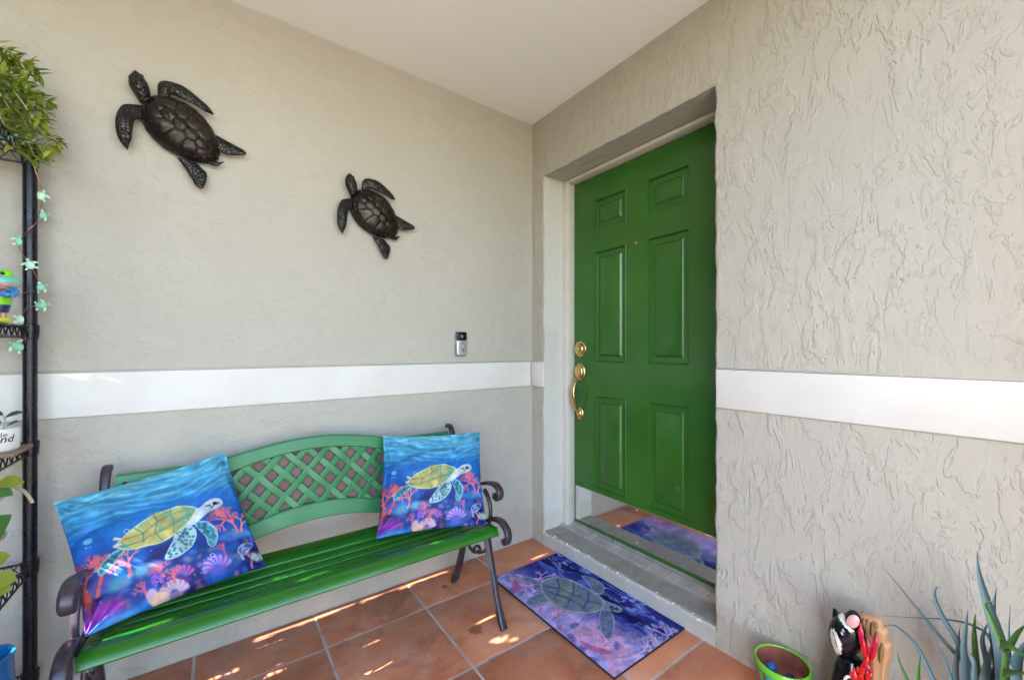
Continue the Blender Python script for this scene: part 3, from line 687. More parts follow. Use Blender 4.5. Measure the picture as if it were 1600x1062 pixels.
def sea_print(n=330):
    cv = Canvas(n, n); rs = np.random.RandomState(5); Y, X = cv.Y, cv.X
    top = np.clip((Y-.62)/.38, 0, 1)[..., None]; deep = np.clip(Y/.62, 0, 1)[..., None]
    cv.img[...] = (np.array([24, 50, 150])*(1-deep)+np.array([16, 104, 196])*deep)/255
    lt = np.clip((Y-.60)/.12, 0, 1)[..., None]; cv.img[...] = cv.img*(1-lt)+lt*(np.array([14, 112, 190])*(1-top)+np.array([104, 200, 222])*top)/255
    warp = cv.fbm(1.6, 3, 3, 3)*.5
    for k, (a, c) in enumerate(((26, (160, 226, 238)), (44, (40, 140, 208)), (60, (205, 244, 246)), (34, (12, 104, 180)))):
        v = np.sin((Y+warp*.6+.03*np.sin(X*9+k))*a*2.2+k*2+cv.fbm(1.8, 8, 3, 7+k)*6)
        cv.blend(np.clip((v-.2)*.9, 0, 1)*np.clip((Y-.64+.05*k*.2)/.14, 0, 1)*(.75 if k != 3 else .4)*(.25+1.3*cv.fbm(2.5, 7, 3, 51+k)), c)
    cv.blend(np.clip((cv.fbm(7, 7, 4, 21)-.47)*3, 0, .5)*np.clip((.66-Y)/.1, 0, 1), (24, 140, 214))
    cv.blend(np.clip((cv.fbm(4, 6, 4, 23)-.42)*4, 0, .85)*np.clip((.50-Y)/.2, 0, 1), (14, 18, 98))
    # sea bed
    for x, y, rx, ry, c in ((.14, .24, .12, .05, (38, 120, 196)), (.20, .21, .06, .045, (70, 150, 170)), (.32, .235, .05, .04, (120, 205, 240)), (.38, .235, .04, .035, (150, 160, 220)), (.10, .26, .05, .05, (130, 90, 190)), (.90, .29, .09, .035, (90, 150, 220)), (.82, .28, .05, .025, (60, 130, 210))):
        cv.ell(x, y, rx, ry, c, .9, 8)
    cv.ell(.08, .07, .13, .085, (120, 40, 160), .95, 10); cv.ell(.1, .08, .09, .05, (176, 56, 180), .7, 16); cv.ell(.13, .0, .12, .05, (60, 150, 225), .9, 10)
    for (cx, cy, rr, c1, c2) in ((.50, .10, .085, (118, 44, 150), (206, 110, 190)), (.71, .075, .10, (110, 80, 190), (190, 160, 232)), (.44, .02, .09, (190, 150, 190), (228, 196, 214))):
        for q in range(15):
            a = math.pi*(q+.5)/15; cv.ell(cx+rr*.62*math.cos(a), cy+rr*.62*math.sin(a), rr*.36, rr*.15, c2 if q % 2 else c1, .95, 2, a)
        cv.ell(cx, cy-.01, rr*.5, rr*.35, c1, .7, 6)
    for _ in range(70):
        x_, y_ = rs.rand(), rs.uniform(0, .30)**1.1; c_ = [(206, 96, 150), (120, 84, 190), (70, 150, 220), (230, 150, 160), (46, 96, 190), (150, 120, 210)][rs.randint(6)]
        cv.ell(x_, y_*.9, rs.uniform(.008, .03), rs.uniform(.006, .02), c_, .5, 4, rs.uniform(0, 3))
    for _ in range(7): cv.coral(rs.rand(), rs.uniform(.0, .16), rs.uniform(1.1, 2.), .04, .009, [(206, 92, 150), (150, 84, 190), (226, 120, 140)][rs.randint(3)], 3, rs)
    cv.ell(.33, .05, .03, .05, (214, 170, 196), .9, 3); cv.ell(.36, .02, .05, .04, (230, 180, 160), .9, 3)
    cv.ell(.97, .08, .05, .03, (196, 214, 214), .9, 4)
    for bx_, by_, an, ln, wd, c, dp in ((.035, .20, 1.65, .085, .015, (226, 88, 96), 5), (.085, .20, 1.25, .075, .012, (236, 112, 116), 5), (.26, .235, 1.55, .065, .013, (236, 130, 160), 4), (.91, .31, 1.7, .07, .011, (232, 112, 126), 5), (.94, .31, 1.25, .055, .009, (240, 134, 140), 5)):
        cv.coral(bx_, by_, an, ln, wd, c, dp, rs)
    cv.ell(.03, .19, .035, .05, (226, 70, 56), .7, 10)
    # turtle
    shell = uvp([(325, 520), (360, 490), (420, 450), (500, 415), (580, 400), (650, 402), (700, 425), (722, 445), (700, 480), (650, 530), (580, 570), (520, 590), (450, 585), (380, 570), (340, 545)])
    f1 = uvp([(590, 560), (650, 540), (682, 580), (670, 630), (630, 680), (570, 705), (520, 705), (508, 688), (540, 640), (570, 600)])
    f2 = uvp([(690, 540), (740, 545), (775, 590), (780, 640), (760, 690), (735, 712), (718, 690), (720, 640), (705, 600)])
    f3 = uvp([(360, 555), (330, 585), (290, 620), (240, 648), (230, 620), (260, 580), (310, 552)])
    hd = uvp([(690, 455), (740, 445), (780, 418), (830, 408), (860, 422), (866, 450), (840, 475), (790, 490), (745, 512), (690, 545), (630, 550), (650, 500)])
    for fl, c in ((f2, (96, 176, 204)), (f3, (96, 170, 190)), (f1, (168, 204, 214))):
        cv.poly(fl, c, line=(200, 224, 214), lw=.0028); cv.dots(fl, 110, .0085, (30, 104, 128), rs, .8)
    cv.poly(hd, (208, 218, 234)); cv.blend(np.zeros_like(X), (0, 0, 0))
    face = uvp([(768, 450), (790, 430), (830, 424), (850, 440), (830, 462), (790, 472)]); cv.dots(face, 34, .0075, (34, 46, 70), rs)
    cv.ell(*uvp([(822, 440)])[0], .014, .014, (14, 20, 40))
    nz = cv.fbm(9, 9, 3, 31); cv.poly(shell, (120, 168, 140), line=(226, 228, 150), lw=.006, tex=(np.clip((nz-.42)*5, 0, .75), (224, 206, 104)))
    for x, y in ((400, 500), (485, 480), (555, 480), (625, 440), (470, 545), (560, 545), (530, 430)): cv.ell(*uvp([(x, y)])[0], .035, .03, (236, 190, 96), .85, 14)
    for L in ([(420, 452), (450, 500), (440, 560)], [(520, 412), (525, 460), (500, 520), (520, 585)], [(600, 402), (590, 440), (600, 470), (580, 565)], [(370, 500), (450, 500), (525, 460), (590, 440), (690, 430)], [(345, 540), (440, 545), (510, 525), (600, 500), (690, 470)]): cv.line(uvp(L), .0045, (70, 140, 130), .9)
    cv.line(uvp([(330, 480), (352, 492)]), .012, (220, 225, 220)); cv.line(uvp([(322, 522), (345, 520)]), .012, (220, 225, 200))
    # little turtle, fish, bubbles
    fi = uvp([(840, 780), (870, 745), (915, 735), (940, 750), (905, 790), (860, 812)]); cv.poly(fi, (150, 180, 232)); cv.dots(fi, 30, .010, (70, 70, 160), rs)
    cv.ell(*uvp([(855, 815)])[0], .012, .03, (190, 200, 240)); cv.ell(*uvp([(220, 430)])[0], .025, .02, (110, 196, 230), .9)
    for _ in range(46): r = rs.uniform(.002, .007); cv.ell(rs.rand(), rs.uniform(.05, .6), r, r, (150, 210, 245), .7)
    for x, y in ((717, 765), (385, 455)):
        u, v = uvp([(x, y)])[0]; cv.ell(u, v, .015, .015, (190, 226, 250), .9); cv.ell(u, v, .010, .010, (40, 70, 170))
    cv.img *= (.68+.40*cv.fbm(14, 14, 4, 61))[..., None]*(.9+.2*cv.fbm(40, 40, 2, 62))[..., None]
    return cv.linear()
SEA = sea_print()
def cushion(name, label, c, bul, seed, sag):
    """c: TL, TR, BR, BL corners"""
    TL, TR, BR, BL = [Vector(q) for q in c]; n = SEA.shape[0]; rs = np.random.RandomState(seed)
    nrm = ((TR-TL).cross(BL-TL)).normalized()
    if nrm.dot(Vector(CAM)-TL) < 0: nrm = -nrm
    u = np.linspace(0, 1, n); U, V = np.meshgrid(u, u, indexing='ij'); c2 = lambda q: np.array(q)[None, None, :]
    pin = lambda t, k: k*np.sin(math.pi*t)**.8
    U2 = .5+(U-.5)*(1-.05*np.sin(math.pi*V)); V2 = .5+(V-.5)*(1-.05*np.sin(math.pi*U))
    base = c2(BL)*((1-U2)*(1-V2))[..., None]+c2(BR)*(U2*(1-V2))[..., None]+c2(TR)*(U2*V2)[..., None]+c2(TL)*((1-U2)*V2)[..., None]
    prof = ((1-np.abs(2*U-1)**2.4)*(1-np.abs(2*V-1)**2.4)).clip(0)**.62
    prof = prof*(1-sag*.35*V)
    wr = np.zeros_like(U)
    cvn = Canvas(n, n)
    for (px_, py_, ang, amp, wl) in [(rs.rand(), rs.rand(), rs.uniform(-.5, .5)+(.15 if i % 2 else 1.3), rs.uniform(.005, .011), rs.uniform(.025, .06)) for i in range(11)]:
        d = (U-px_)*math.sin(ang)-(V-py_)*math.cos(ang)+.06*(cvn.fbm(4, 4, 2, seed)-.5); l = (U-px_)*math.cos(ang)+(V-py_)*math.sin(ang)
        wr += amp*np.exp(-(d/wl)**2)*np.exp(-(l/.28)**2)*np.sign(rs.rand()-.4)
    for cu, cv_ in ((0, 0), (1, 0), (0, 1), (1, 1)):                    # folds fanning from the corners
        a = np.arctan2(V-cv_, U-cu); r_ = np.hypot(U-cu, V-cv_); wr += .008*np.sin(a*11+seed+cu*2)*np.exp(-(r_/.22)**2)*np.minimum(1, r_/.07)
    wr += .016*(cvn.fbm(3, 3, 3, seed+5)-.5)
    edge = np.minimum(1, np.minimum.reduce([U, V, 1-U, 1-V])/.03)
    N = np.array(nrm)
    front = base+N*((prof*bul)[..., None]+(wr*edge)[..., None])
    m = 24; idx = np.linspace(0, n-1, m).round().astype(int)
    vs = front.reshape(-1, 3); ii, jj = np.meshgrid(np.arange(n-1), np.arange(n-1), indexing='ij'); q = (ii*n+jj).ravel()
    fs = np.stack([q, q+n, q+n+1, q+1], 1)
    bk = base[np.ix_(idx, idx)]-N*(prof[np.ix_(idx, idx)]*bul*.55)[..., None]-N*.002
    mb = MB(); mb.grid([[Vector(bk[i, j]) for j in range(m)] for i in range(m)])
    me = bpy.data.meshes.new(name); me.from_pydata(vs.tolist(), [], fs.tolist())
    at = me.color_attributes.new('paint', 'FLOAT_COLOR', 'POINT')
    at.data.foreach_set('color', np.concatenate([SEA.reshape(-1, 3), np.ones((n*n, 1))], 1).astype(np.float32).ravel())
    me.materials.append(M['print']); me.shade_smooth()
    root = thing(name, label, 'cushion', (BL+BR)/2, 'sea turtle cushions on the bench')
    o = bpy.data.objects.new('printed_front', me); COL.objects.link(o); o.parent = root; o.matrix_parent_inverse = root.matrix_basis.inverted()
    mb.build('back_cover', 'cloth_back', root, 60)
cushion('cushion', 'blue sea-turtle cushion slumped at the bench end beside the plant rack', [ony(83, 785, -.20), ony(352, 706, -.165), onz(416, 884, .420), onz(133, 994, .424)], .062, 3, .5)
cushion('cushion', 'blue sea-turtle cushion upright at the bench end beside the door', [ony(599, 681, -.175), ony(750, 674, -.29), onz(760, 820, .432), onz(588, 841, .420)], .050, 9, .3)

# ------------------------------------------------------------------ door mat
MX0, MX1, MY0, MY1 = -.440, -.006, -1.000, -.239
def mq(L):                                                               # photo pixel -> mat plane
    out = []
    for x, y in L:
        p = onz(740+x/3.2, 830+y/3.2, .006); out.append(((MY1-p.y)/(MX1-MX0), (p.x-MX0)/(MX1-MX0)))
    return out
def mat_print():
    asp = (MY1-MY0)/(MX1-MX0); ny = 250; nx = int(ny*asp); cv = Canvas(nx, ny, asp); rs = np.random.RandomState(4); X, Y = cv.X/asp, cv.Y
    cv.img[...] = np.array([58, 66, 170])/255
    g = np.clip((Y-.25-.15*np.sin(X*4))*2, 0, 1)
    cv.blend(g, (34, 36, 132)); wv = cv.fbm(3, 9, 4, 2)
    s1 = np.sin((Y*1.1-X*.25+wv*.6)*22); cv.blend(np.clip((s1-.2)*2, 0, .8)*np.clip((Y-.35)*3, 0, 1), (72, 96, 206))
    s2 = np.sin((Y*1.0-X*.32+cv.fbm(3, 7, 4, 8)*.6)*17+2); cv.blend(np.clip((s2-.45)*3, 0, .85)*np.clip((Y-.4)*3, 0, 1), (16, 12, 84))
    s3 = np.sin((Y*1.0-X*.28+cv.fbm(4, 8, 4, 12)*.55)*27+1); cv.blend(np.clip((s3-.8)*5, 0, .7)*np.clip((Y-.45)*3, 0, 1), (140, 160, 226))
    low = np.clip((.52-Y+.25*(cv.fbm(5, 4, 4, 17)-.5)-.12*np.sin(X*5+.5))*4, 0, 1)
    cv.blend(low*.95, (164, 150, 222)); cv.blend(low*np.clip((cv.fbm(6, 6, 4, 19)-.5)*5, 0, .8), (196, 160, 214)); cv.blend(low*np.clip((cv.fbm(9, 9, 4, 27)-.55)*7, 0, .8), (92, 88, 178))
    cv.blend(low*np.clip((cv.fbm(4, 6, 4, 29)-.52)*6, 0, .75), (206, 136, 186))
    for L, an, ln, c, dp in ((( 215, 215), .4, .16, (210, 158, 214), 4), ((230, 230), -.2, .17, (198, 150, 210), 4), ((720, 640), 1.2, .15, (206, 170, 222), 5), ((800, 620), .9, .14, (212, 170, 214), 5), ((640, 610), 2.0, .1, (190, 110, 160), 3), ((560, 600), 1.3, .13, (206, 150, 206), 5), ((470, 520), 1.7, .11, (196, 150, 216), 4), ((900, 560), 1.1, .12, (190, 160, 224), 5), ((300, 300), 2.6, .10, (214, 150, 206), 4), ((330, 400), 2.2, .10, (190, 110, 170), 4), ((400, 440), 1.8, .09, (196, 112, 168), 3)):
        cv.coral(*mq([L])[0], an, ln, .016, c, dp, rs, .6)
    for L in ((490, 530), (640, 480), (500, 470), (545, 590), (600, 640), (240, 310), (715, 570), (430, 480)):
        u, v = mq([L])[0]; cv.ell(u, v, rs.uniform(.03, .06), rs.uniform(.02, .035), (84, 90, 176), .85, 4, rs.uniform(0, 3))
    for L in ([(205, 240), (230, 270), (225, 310), (205, 300), (195, 265)], [(530, 545), (600, 570), (690, 600), (640, 612), (570, 585)], [(420, 465), (440, 470), (450, 490), (430, 492)]): cv.poly(mq(L), (176, 84, 140), .9, 3)
    ln_ = (148, 162, 186)
    for P in ([(345, 265), (300, 235), (245, 228), (262, 248), (310, 262)], [(380, 310), (330, 312), (270, 340), (275, 368), (325, 362), (378, 345)], [(540, 220), (600, 235), (648, 270), (640, 308), (600, 300), (572, 258)], [(640, 388), (692, 410), (702, 470), (682, 534), (650, 520), (632, 460)]):
        cv.poly(mq(P), (92, 104, 160), line=ln_, lw=.007); cv.dots(mq(P), 70, .014, (120, 140, 140), rs, .6)
    cv.poly(mq([(640, 345), (690, 360), (738, 386), (725, 402), (675, 392), (630, 388)]), (110, 124, 166), line=ln_, lw=.010); cv.dots(mq([(685, 365), (735, 386), (720, 398), (680, 388)]), 25, .014, (40, 40, 70), rs)
    sh = [(338, 262), (365, 238), (410, 230), (470, 240), (550, 275), (620, 318), (652, 352), (632, 392), (560, 405), (470, 395), (390, 352), (348, 305)]
    cv.poly(mq(sh), (104, 116, 150), line=(152, 166, 172), lw=.014, tex=(np.clip((cv.fbm(8, 8, 3, 41)-.45)*5, 0, .7), (126, 142, 120)))
    for L in ([(365, 275), (430, 285), (500, 315), (570, 345), (625, 360)], [(420, 240), (430, 285), (400, 340)], [(500, 262), (500, 315), (460, 380)], [(575, 300), (570, 345), (540, 395)], [(375, 300), (460, 330), (540, 370), (590, 385)]): cv.line(mq(L), .011, (66, 78, 120), .9)
    for L in ((490, 325), (560, 340), (440, 300)): u, v = mq([L])[0]; cv.ell(u, v, .03, .022, (130, 110, 150), .7, 5)
    for L in ((790, 345), (815, 335), (900, 468), (940, 455), (870, 475), (430, 160), (455, 155), (760, 330)): u, v = mq([L])[0]; cv.ell(u, v, .028, .018, (136, 160, 228), .9, 3)
    cv.img *= (.84+.46*cv.fbm(16, 16, 4, 71))[..., None]*(.86+.28*cv.fbm(60, 60, 2, 72))[..., None]
    g_ = cv.img.mean(2, keepdims=True); cv.img[...] = g_+(cv.img-g_)*.80
    return cv, cv.linear()
cv, MATC = mat_print(); nx, ny = MATC.shape[:2]
mat = thing('doormat', 'blue and purple doormat printed with a sea turtle, below the step', 'doormat', ((MX0+MX1)/2, (MY0+MY1)/2, 0))
yy, xx = np.linspace(MY1, MY0, nx), np.linspace(MX0, MX1, ny); YY, XX = np.meshgrid(yy, xx, indexing='ij')
vs = np.stack([XX, YY, .0066+.0009*(cv.fbm(3, 3, 2, 5)-.5)], 2).reshape(-1, 3); ii, jj = np.meshgrid(np.arange(nx-1), np.arange(ny-1), indexing='ij'); q = (ii*ny+jj).ravel()
me = bpy.data.meshes.new('printed_top'); me.from_pydata(vs.tolist(), [], np.stack([q, q+1, q+ny+1, q+ny], 1).tolist()); at = me.color_attributes.new('paint', 'FLOAT_COLOR', 'POINT')
at.data.foreach_set('color', np.concatenate([MATC.reshape(-1, 3), np.ones((nx*ny, 1))], 1).astype(np.float32).ravel()); me.materials.append(M['mat_print']); me.shade_smooth()
o = bpy.data.objects.new('printed_top', me); COL.objects.link(o); o.parent = mat; o.matrix_parent_inverse = mat.matrix_basis.inverted()
MB().box((MX0-.004, MY0-.004, .0004), (MX1+.001, MY1+.004, .0058), .002).build('rubber_backing', 'mat_edge', mat)

# ------------------------------------------------------------------ wire plant rack
RX1, RX0, RY1, RY0 = -2.025, -2.93, -.0612, -.42
SH = [1.748, 1.218, .862, .497, .158]
rack = thing('wire_rack', 'black wire shelving rack with ribbed posts against the wall', 'shelf', (RX1, RY1, 0))
pr = [(0, 0), (.010, 0), (.0125, .006)]; z = .02
while z < 1.765: pr += [(.0156, z), (.0156, z+.0238), (.0152, z+.0242), (.0152, z+.0250)]; z += .0254
pr += [(.0156, z), (.0165, z+.004), (.013, z+.010), (0, z+.012)]
p0 = MB().lathe(pr, (0, 0, 0), n=20).build('post', 'powder', rack, 30); p0.matrix_parent_inverse = rack.matrix_basis.inverted(); p0.location = (RX1, RY1, 0)
for x, y in ((RX1, RY0), (RX0, RY1), (RX0, RY0)): share(p0, 'post', rack, Matrix.Translation((x, y, 0)))
for zt in SH:
    sf = thing('shelf', None, None); sf.parent = rack; sf.matrix_parent_inverse = rack.matrix_basis.inverted()
    for (a, b) in (((RX0, RY1), (RX1, RY1)), ((RX0, RY0), (RX1, RY0)), ((RX1, RY0), (RX1, RY1)), ((RX0, RY0), (RX0, RY1))):
        mb = MB(); A, B = Vector((*a, zt)), Vector((*b, zt)); dn = Vector((0, 0, -.031))
        mb.tube([A, B], .0032, 6); mb.tube([A+dn, B+dn], .0032, 6)
        n = max(4, int((B-A).length/.021)); n += n % 2
        mb.sweep([A+(B-A)*(i/n)+dn*(i % 2) for i in range(n+1)], .0019, .0019, Vector((.3, .5, .8)), 5, 2.); mb.build('truss', 'powder', sf, 50)
    mb = MB()
    for x in np.arange(RX0+.02, RX1-.01, .0254): mb.tube([(x, RY0, zt+.002), (x, RY1, zt+.002)], .0016, 5)
    for y in (-.15, -.24, -.33): mb.tube([(RX0, y, zt-.003), (RX1, y, zt-.003)], .0026, 5)
    tag(mb.build('deck_wires', 'powder', sf, 50), kind='stuff')
    for x, y in ((RX1, RY1), (RX1, RY0), (RX0, RY1), (RX0, RY0)):
        MB().lathe([(.0156, -.038), (.0180, -.036), (.0200, -.010), (.0200, .006), (.0156, .008)], (x, y, zt), n=18).build('collar', 'powder', sf, 40)

def leaf(mb, p, d, up, L, W, fold=.25, droop=.0, n=6):
    d = Vector(d).normalized(); s = d.cross(Vector(up)).normalized(); u = s.cross(d); P = []
    for i in range(n+1):
        f = i/n; w_ = W*(math.sin(math.pi*min(1, f**.75*.97+.015)))**.8*.5; c = p+d*L*f-u*droop*L*f*f*1.
        P.append([c-s*w_+u*w_*fold, c-u*w_*.10, c+s*w_+u*w_*fold])
    mb.grid(P)
def rnd_dir(zlo=-1., zhi=1.):
    z = random.uniform(zlo, zhi); t = random.uniform(0, 2*math.pi); r = math.sqrt(max(0, 1-z*z)); return Vector((r*math.cos(t), r*math.sin(t), z))
# trailing plant on the top shelf
pl = thing('trailing_plant', 'lime green trailing plant spilling over the top of the wire rack', 'plant', (-2.13, -.15, SH[0]+.005))
MB().lathe([(0, 0), (.060, 0), (.075, .06), (.085, .125), (.090, .128), (.090, .142), (.082, .142), (.078, .125), (0, .122)], (-2.155, -.17, SH[0]+.005), n=28).build('pot', 'c_aqua', pl)
stems = MB(); lv = MB(); base = Vector((-2.150, -.17, SH[0]+.13))
targets = [(60, 118), (45, 100), (20, 92), (35, 125), (62, 150), (74, 160), (70, 175), (40, 175), (15, 170), (48, 205), (30, 215), (62, 190), (90, 225), (82, 235), (70, 245), (58, 250), (50, 238), (25, 232), (10, 205), (2, 140), (-15, 120), (-25, 170), (-10, 230)]
for k, (px_, py_) in enumerate(targets):
    e_ = ony(px_, py_, random.uniform(-.22, -.07)); hi = max(base.z+.05, e_.z+.03)
    mid = Vector(((base.x*.5+e_.x*.5), (base.y+e_.y)/2+random.uniform(-.03, .03), max(e_.z, base.z)+random.uniform(.0, .05)))
    p = catmull([base+Vector((random.uniform(-.05, .05), random.uniform(-.05, .05), -.01)), mid, e_], 9); stems.tube(p, .0013, 5)
    for i in range(3, len(p)):
        c = Vector(p[i]); d = (Vector(p[min(i+1, len(p)-1)])-Vector(p[i-1])).normalized(); a0 = random.uniform(0, 6)
        for q in range(3 if i < len(p)-2 else 5):
            o_ = d.orthogonal().normalized(); o_.rotate(Matrix.Rotation(a0+q*2.1, 3, d))
            leaf(lv, c+Vector((random.uniform(-.006, .006), random.uniform(-.006, .006), random.uniform(-.006, .006))), o_+d*random.uniform(.1, .9), (random.uniform(-.3, .3), random.uniform(-.5, .1), 1), random.uniform(.022, .040), random.uniform(.010, .016), .3, random.uniform(-.1, .3), 4)
stems.build('stems', 'vine', pl, 60); tag(lv.build('leaves', 'leaf_lime', pl, 60), kind='stuff')
# mint turtle garland
gl = thing('turtle_garland', 'mint green turtle-shaped garland on copper wire wound around the rack post', 'garland', (RX1, RY1, 1.2))
def charm(px_, py_, y, rot, s=.0135, mat='mint'):
    c = ony(px_, py_, y); fx = Vector((math.cos(rot), 0, math.sin(rot))); fy = Vector((-fx.z, 0, fx.x)); up = Vector((0, -1, 0)); mb = MB()
    mb.grid([[c+fx*(1.25*s*rr*math.cos(t))+fy*(s*rr*math.sin(t))+up*(.5*s*math.sqrt(max(0, 1-rr*rr))) for t in np.linspace(0, 2*math.pi, 16, endpoint=False)] for rr in (0.01, .4, .75, .95, 1.)], closed_v=True)
    mb.ball(c+fx*1.55*s, (.42*s, .42*s, .42*s), 10, 6); o = mb.build('turtle_charm', mat, gl, 60)
    for a, b, l in ((.75, 1, 1.25), (.75, -1, 1.25), (-.85, 1, .75), (-.85, -1, .75)):
        f = MB(); r0 = c+fx*a*s+fy*b*.75*s; dd = (fy*b+fx*(-.45 if a > 0 else -.6)).normalized()
        f.sweep([r0, r0+dd*l*s*.5+up*.1*s, r0+dd*l*s], [.22*s, .34*s, .06*s], .10*s, fx, 8, 2.); f.build('flipper', 'mint_pale', o, 60)
CH = [(64, 306, -.06, 1.2), (64, 336, -.05, .3), (31, 377, -.06, 1.5), (47, 414, -.082, 1.9), (62, 449, -.06, .5), (64, 477, -.07, .2), (33, 499, -.07, -1.4), (28, 541, -.07, 2.5), (12, 213, -.13, .4), (38, 220, -.1, -1.), (18, 150, -.16, .6), (6, 130, -.16, 2.)]
for i, (a, b, y, r_) in enumerate(CH): charm(a, b, y, r_, .0125 if i > 6 else .0105, 'mint' if i % 3 else 'mint_pale')
wp = [ony(38, 222, -.08), ony(60, 280, -.075), ony(66, 306, -.05), ony(58, 345, -.08), ony(44, 360, -.083), ony(30, 385, -.055), ony(46, 412, -.084), ony(63, 449, -.05), ony(44, 456, -.083), ony(30, 463, -.045), ony(64, 477, -.05), ony(45, 480, -.083), ony(33, 499, -.07), ony(40, 530, -.083), ony(28, 541, -.06)]
MB().tube(catmull(wp, 5), .0011, 5).build('wire', 'copper', gl)

# frog figure
fz = SH[1]+.005; fp = ony(-2, 510, -.24); fx0, fy0 = fp.x, -.24
frog = thing('frog_figurine', 'colourful glazed frog figurine with green eyes on the wire rack', 'figurine', (fx0, fy0, fz))
def S(py_): return ony(0, py_, fy0).z
MB().lathe([(0, 0), (.022, 0), (.025, .004), (.022, .011), (0, .013)], (fx0, fy0, fz), n=28).build('base', 'c_yellow', frog)
zt = S(428)
for s_ in (-1, 1): MB().sweep([(fx0+s_*.008, fy0, fz+.01), (fx0+s_*.009, fy0, S(483))], .006, .006, n=10, power=2.).build('leg', 'c_pink', frog)
MB().lathe([(0, S(488)), (.017, S(488)), (.021, S(478)), (.021, S(476)), (0, S(475))], (fx0, fy0, 0), n=24).build('shorts', 'c_navy', frog)
MB().lathe([(0, S(477)), (.020, S(477)), (.025, S(468)), (.025, S(460)), (0, S(458))], (fx0, fy0, 0), n=24).build('torso', 'c_lime', frog)
MB().lathe([(.020, S(464)), (.0265, S(462)), (.0265, S(459)), (.020, S(457))], (fx0, fy0, 0), n=24).build('collar_band', 'c_navy', frog)
for s_ in (-1, 1):
    MB().sweep(catmull([(fx0+s_*.018, fy0-.01, S(452)), (fx0+s_*.036, fy0-.02, S(455)), (fx0+s_*.032, fy0-.035, S(462)), (fx0+s_*.012, fy0-.032, S(460))], 5), .0075, .0075, n=10, power=2.).build('arm', 'c_blue', frog)
h = MB().ball((fx0, fy0, S(440)), (.040, .034, .024), 28, 16).build('head', 'c_teal', frog)
MB().sweep(catmull([(fx0-.040, fy0-.020, S(443)), (fx0-.02, fy0-.033, S(446)), (fx0+.02, fy0-.033, S(446)), (fx0+.040, fy0-.020, S(443))], 6), .004, .003, Vector((0, 0, 1)), 8, 2.).build('mouth', 'c_pink', h)
MB().ball((fx0, fy0-.012, S(449)), (.024, .022, .010), 20, 10).build('chin', 'c_pink', h)
for s_ in (-1, 1):
    ee = MB().ball((fx0+s_*.016, fy0-.014, S(429)), (.0145, .013, .0135), 18, 12).build('eye', 'c_lime', h)
    MB().ball((fx0+s_*.016, fy0-.0345, S(429)), (.0042, .0025, .0042), 12, 8).build('pupil', 'c_black', h)
# white pot with lettering
wz = SH[2]+.016; wc = ony(-7, 690, -.235); wx, wy, wr = wc.x, -.235, .043
tray = thing('wooden_tray', 'small brown wooden tray under the white lettered pot', 'tray', (wx, wy, SH[2]+.003))
MB().box((wx-.09, wy-.07, SH[2]+.004), (wx+.052, wy+.07, SH[2]+.0155), .004).build('board', 'wood', tray)
wp_ = thing('lettered_pot', 'small white pot lettered with black writing and holding a dark-leaved seedling', 'potted plant', (wx, wy, wz))
ztop = ony(-7, 669, -.235).z
pot = MB().lathe([(0, 0), (wr*.93, 0), (wr, .006), (wr*1.02, ztop-wz-.004), (wr*1.01, ztop-wz), (wr*.93, ztop-wz), (wr*.92, ztop-wz-.012), (0, ztop-wz-.014)], (wx, wy, wz), n=40).build('pot', 'white_glaze', wp_)
MB().lathe([(0, ztop-.010), (wr*.91, ztop-.0115)], (wx, wy, 0), n=24).build('soil', 'soil', wp_)
def lettering(txt, size, zc, mat, ang0, shear):
    cu = bpy.data.curves.new('lettering', 'FONT'); cu.body = txt; cu.size = size; cu.align_x = 'CENTER'; cu.shear = shear; cu.offset = .0003; cu.resolution_u = 3
    t = bpy.data.objects.new('tmp', cu); me = bpy.data.meshes.new_from_object(t); bpy.data.objects.remove(t)
    for v in me.vertices:
        a = ang0+v.co.x/wr; rr = wr*1.025; v.co = Vector((wx+rr*math.sin(a), wy-rr*math.cos(a), zc+v.co.y))
    me.materials.append(M[mat]); me.name = 'lettering'; o = bpy.data.objects.new('lettering', me); COL.objects.link(o); o.parent = pot; o.matrix_parent_inverse = pot.matrix_basis.inverted()
lettering('little', .018, ony(-7, 684.5, -.28).z, 'ink_grey', .36, 0.); lettering('friend', .026, ony(-7, 693, -.28).z, 'ink', .30, .25)
st = MB(); lf = []
for (a, b, c, d) in ((9, 650, 26, 645), (5, 647, -12, 644), (12, 664, 22, 660), (2, 660, -16, 656)):
    p, e_ = ony(a, b, -.235), ony(c, d, -.245); st.tube(catmull([Vector((wx+.012, wy, ztop-.012)), Vector((wx+.016, wy, ztop+.01)), p], 5), .0014, 6)
    m2 = MB(); leaf(m2, p, e_-p, (0, -.6, 1), (e_-p).length*1.5, .026, .15, .1, 10); m2.build('leaf', 'leaf_dark', wp_, 70)
st.build('stem', 'vine', wp_)
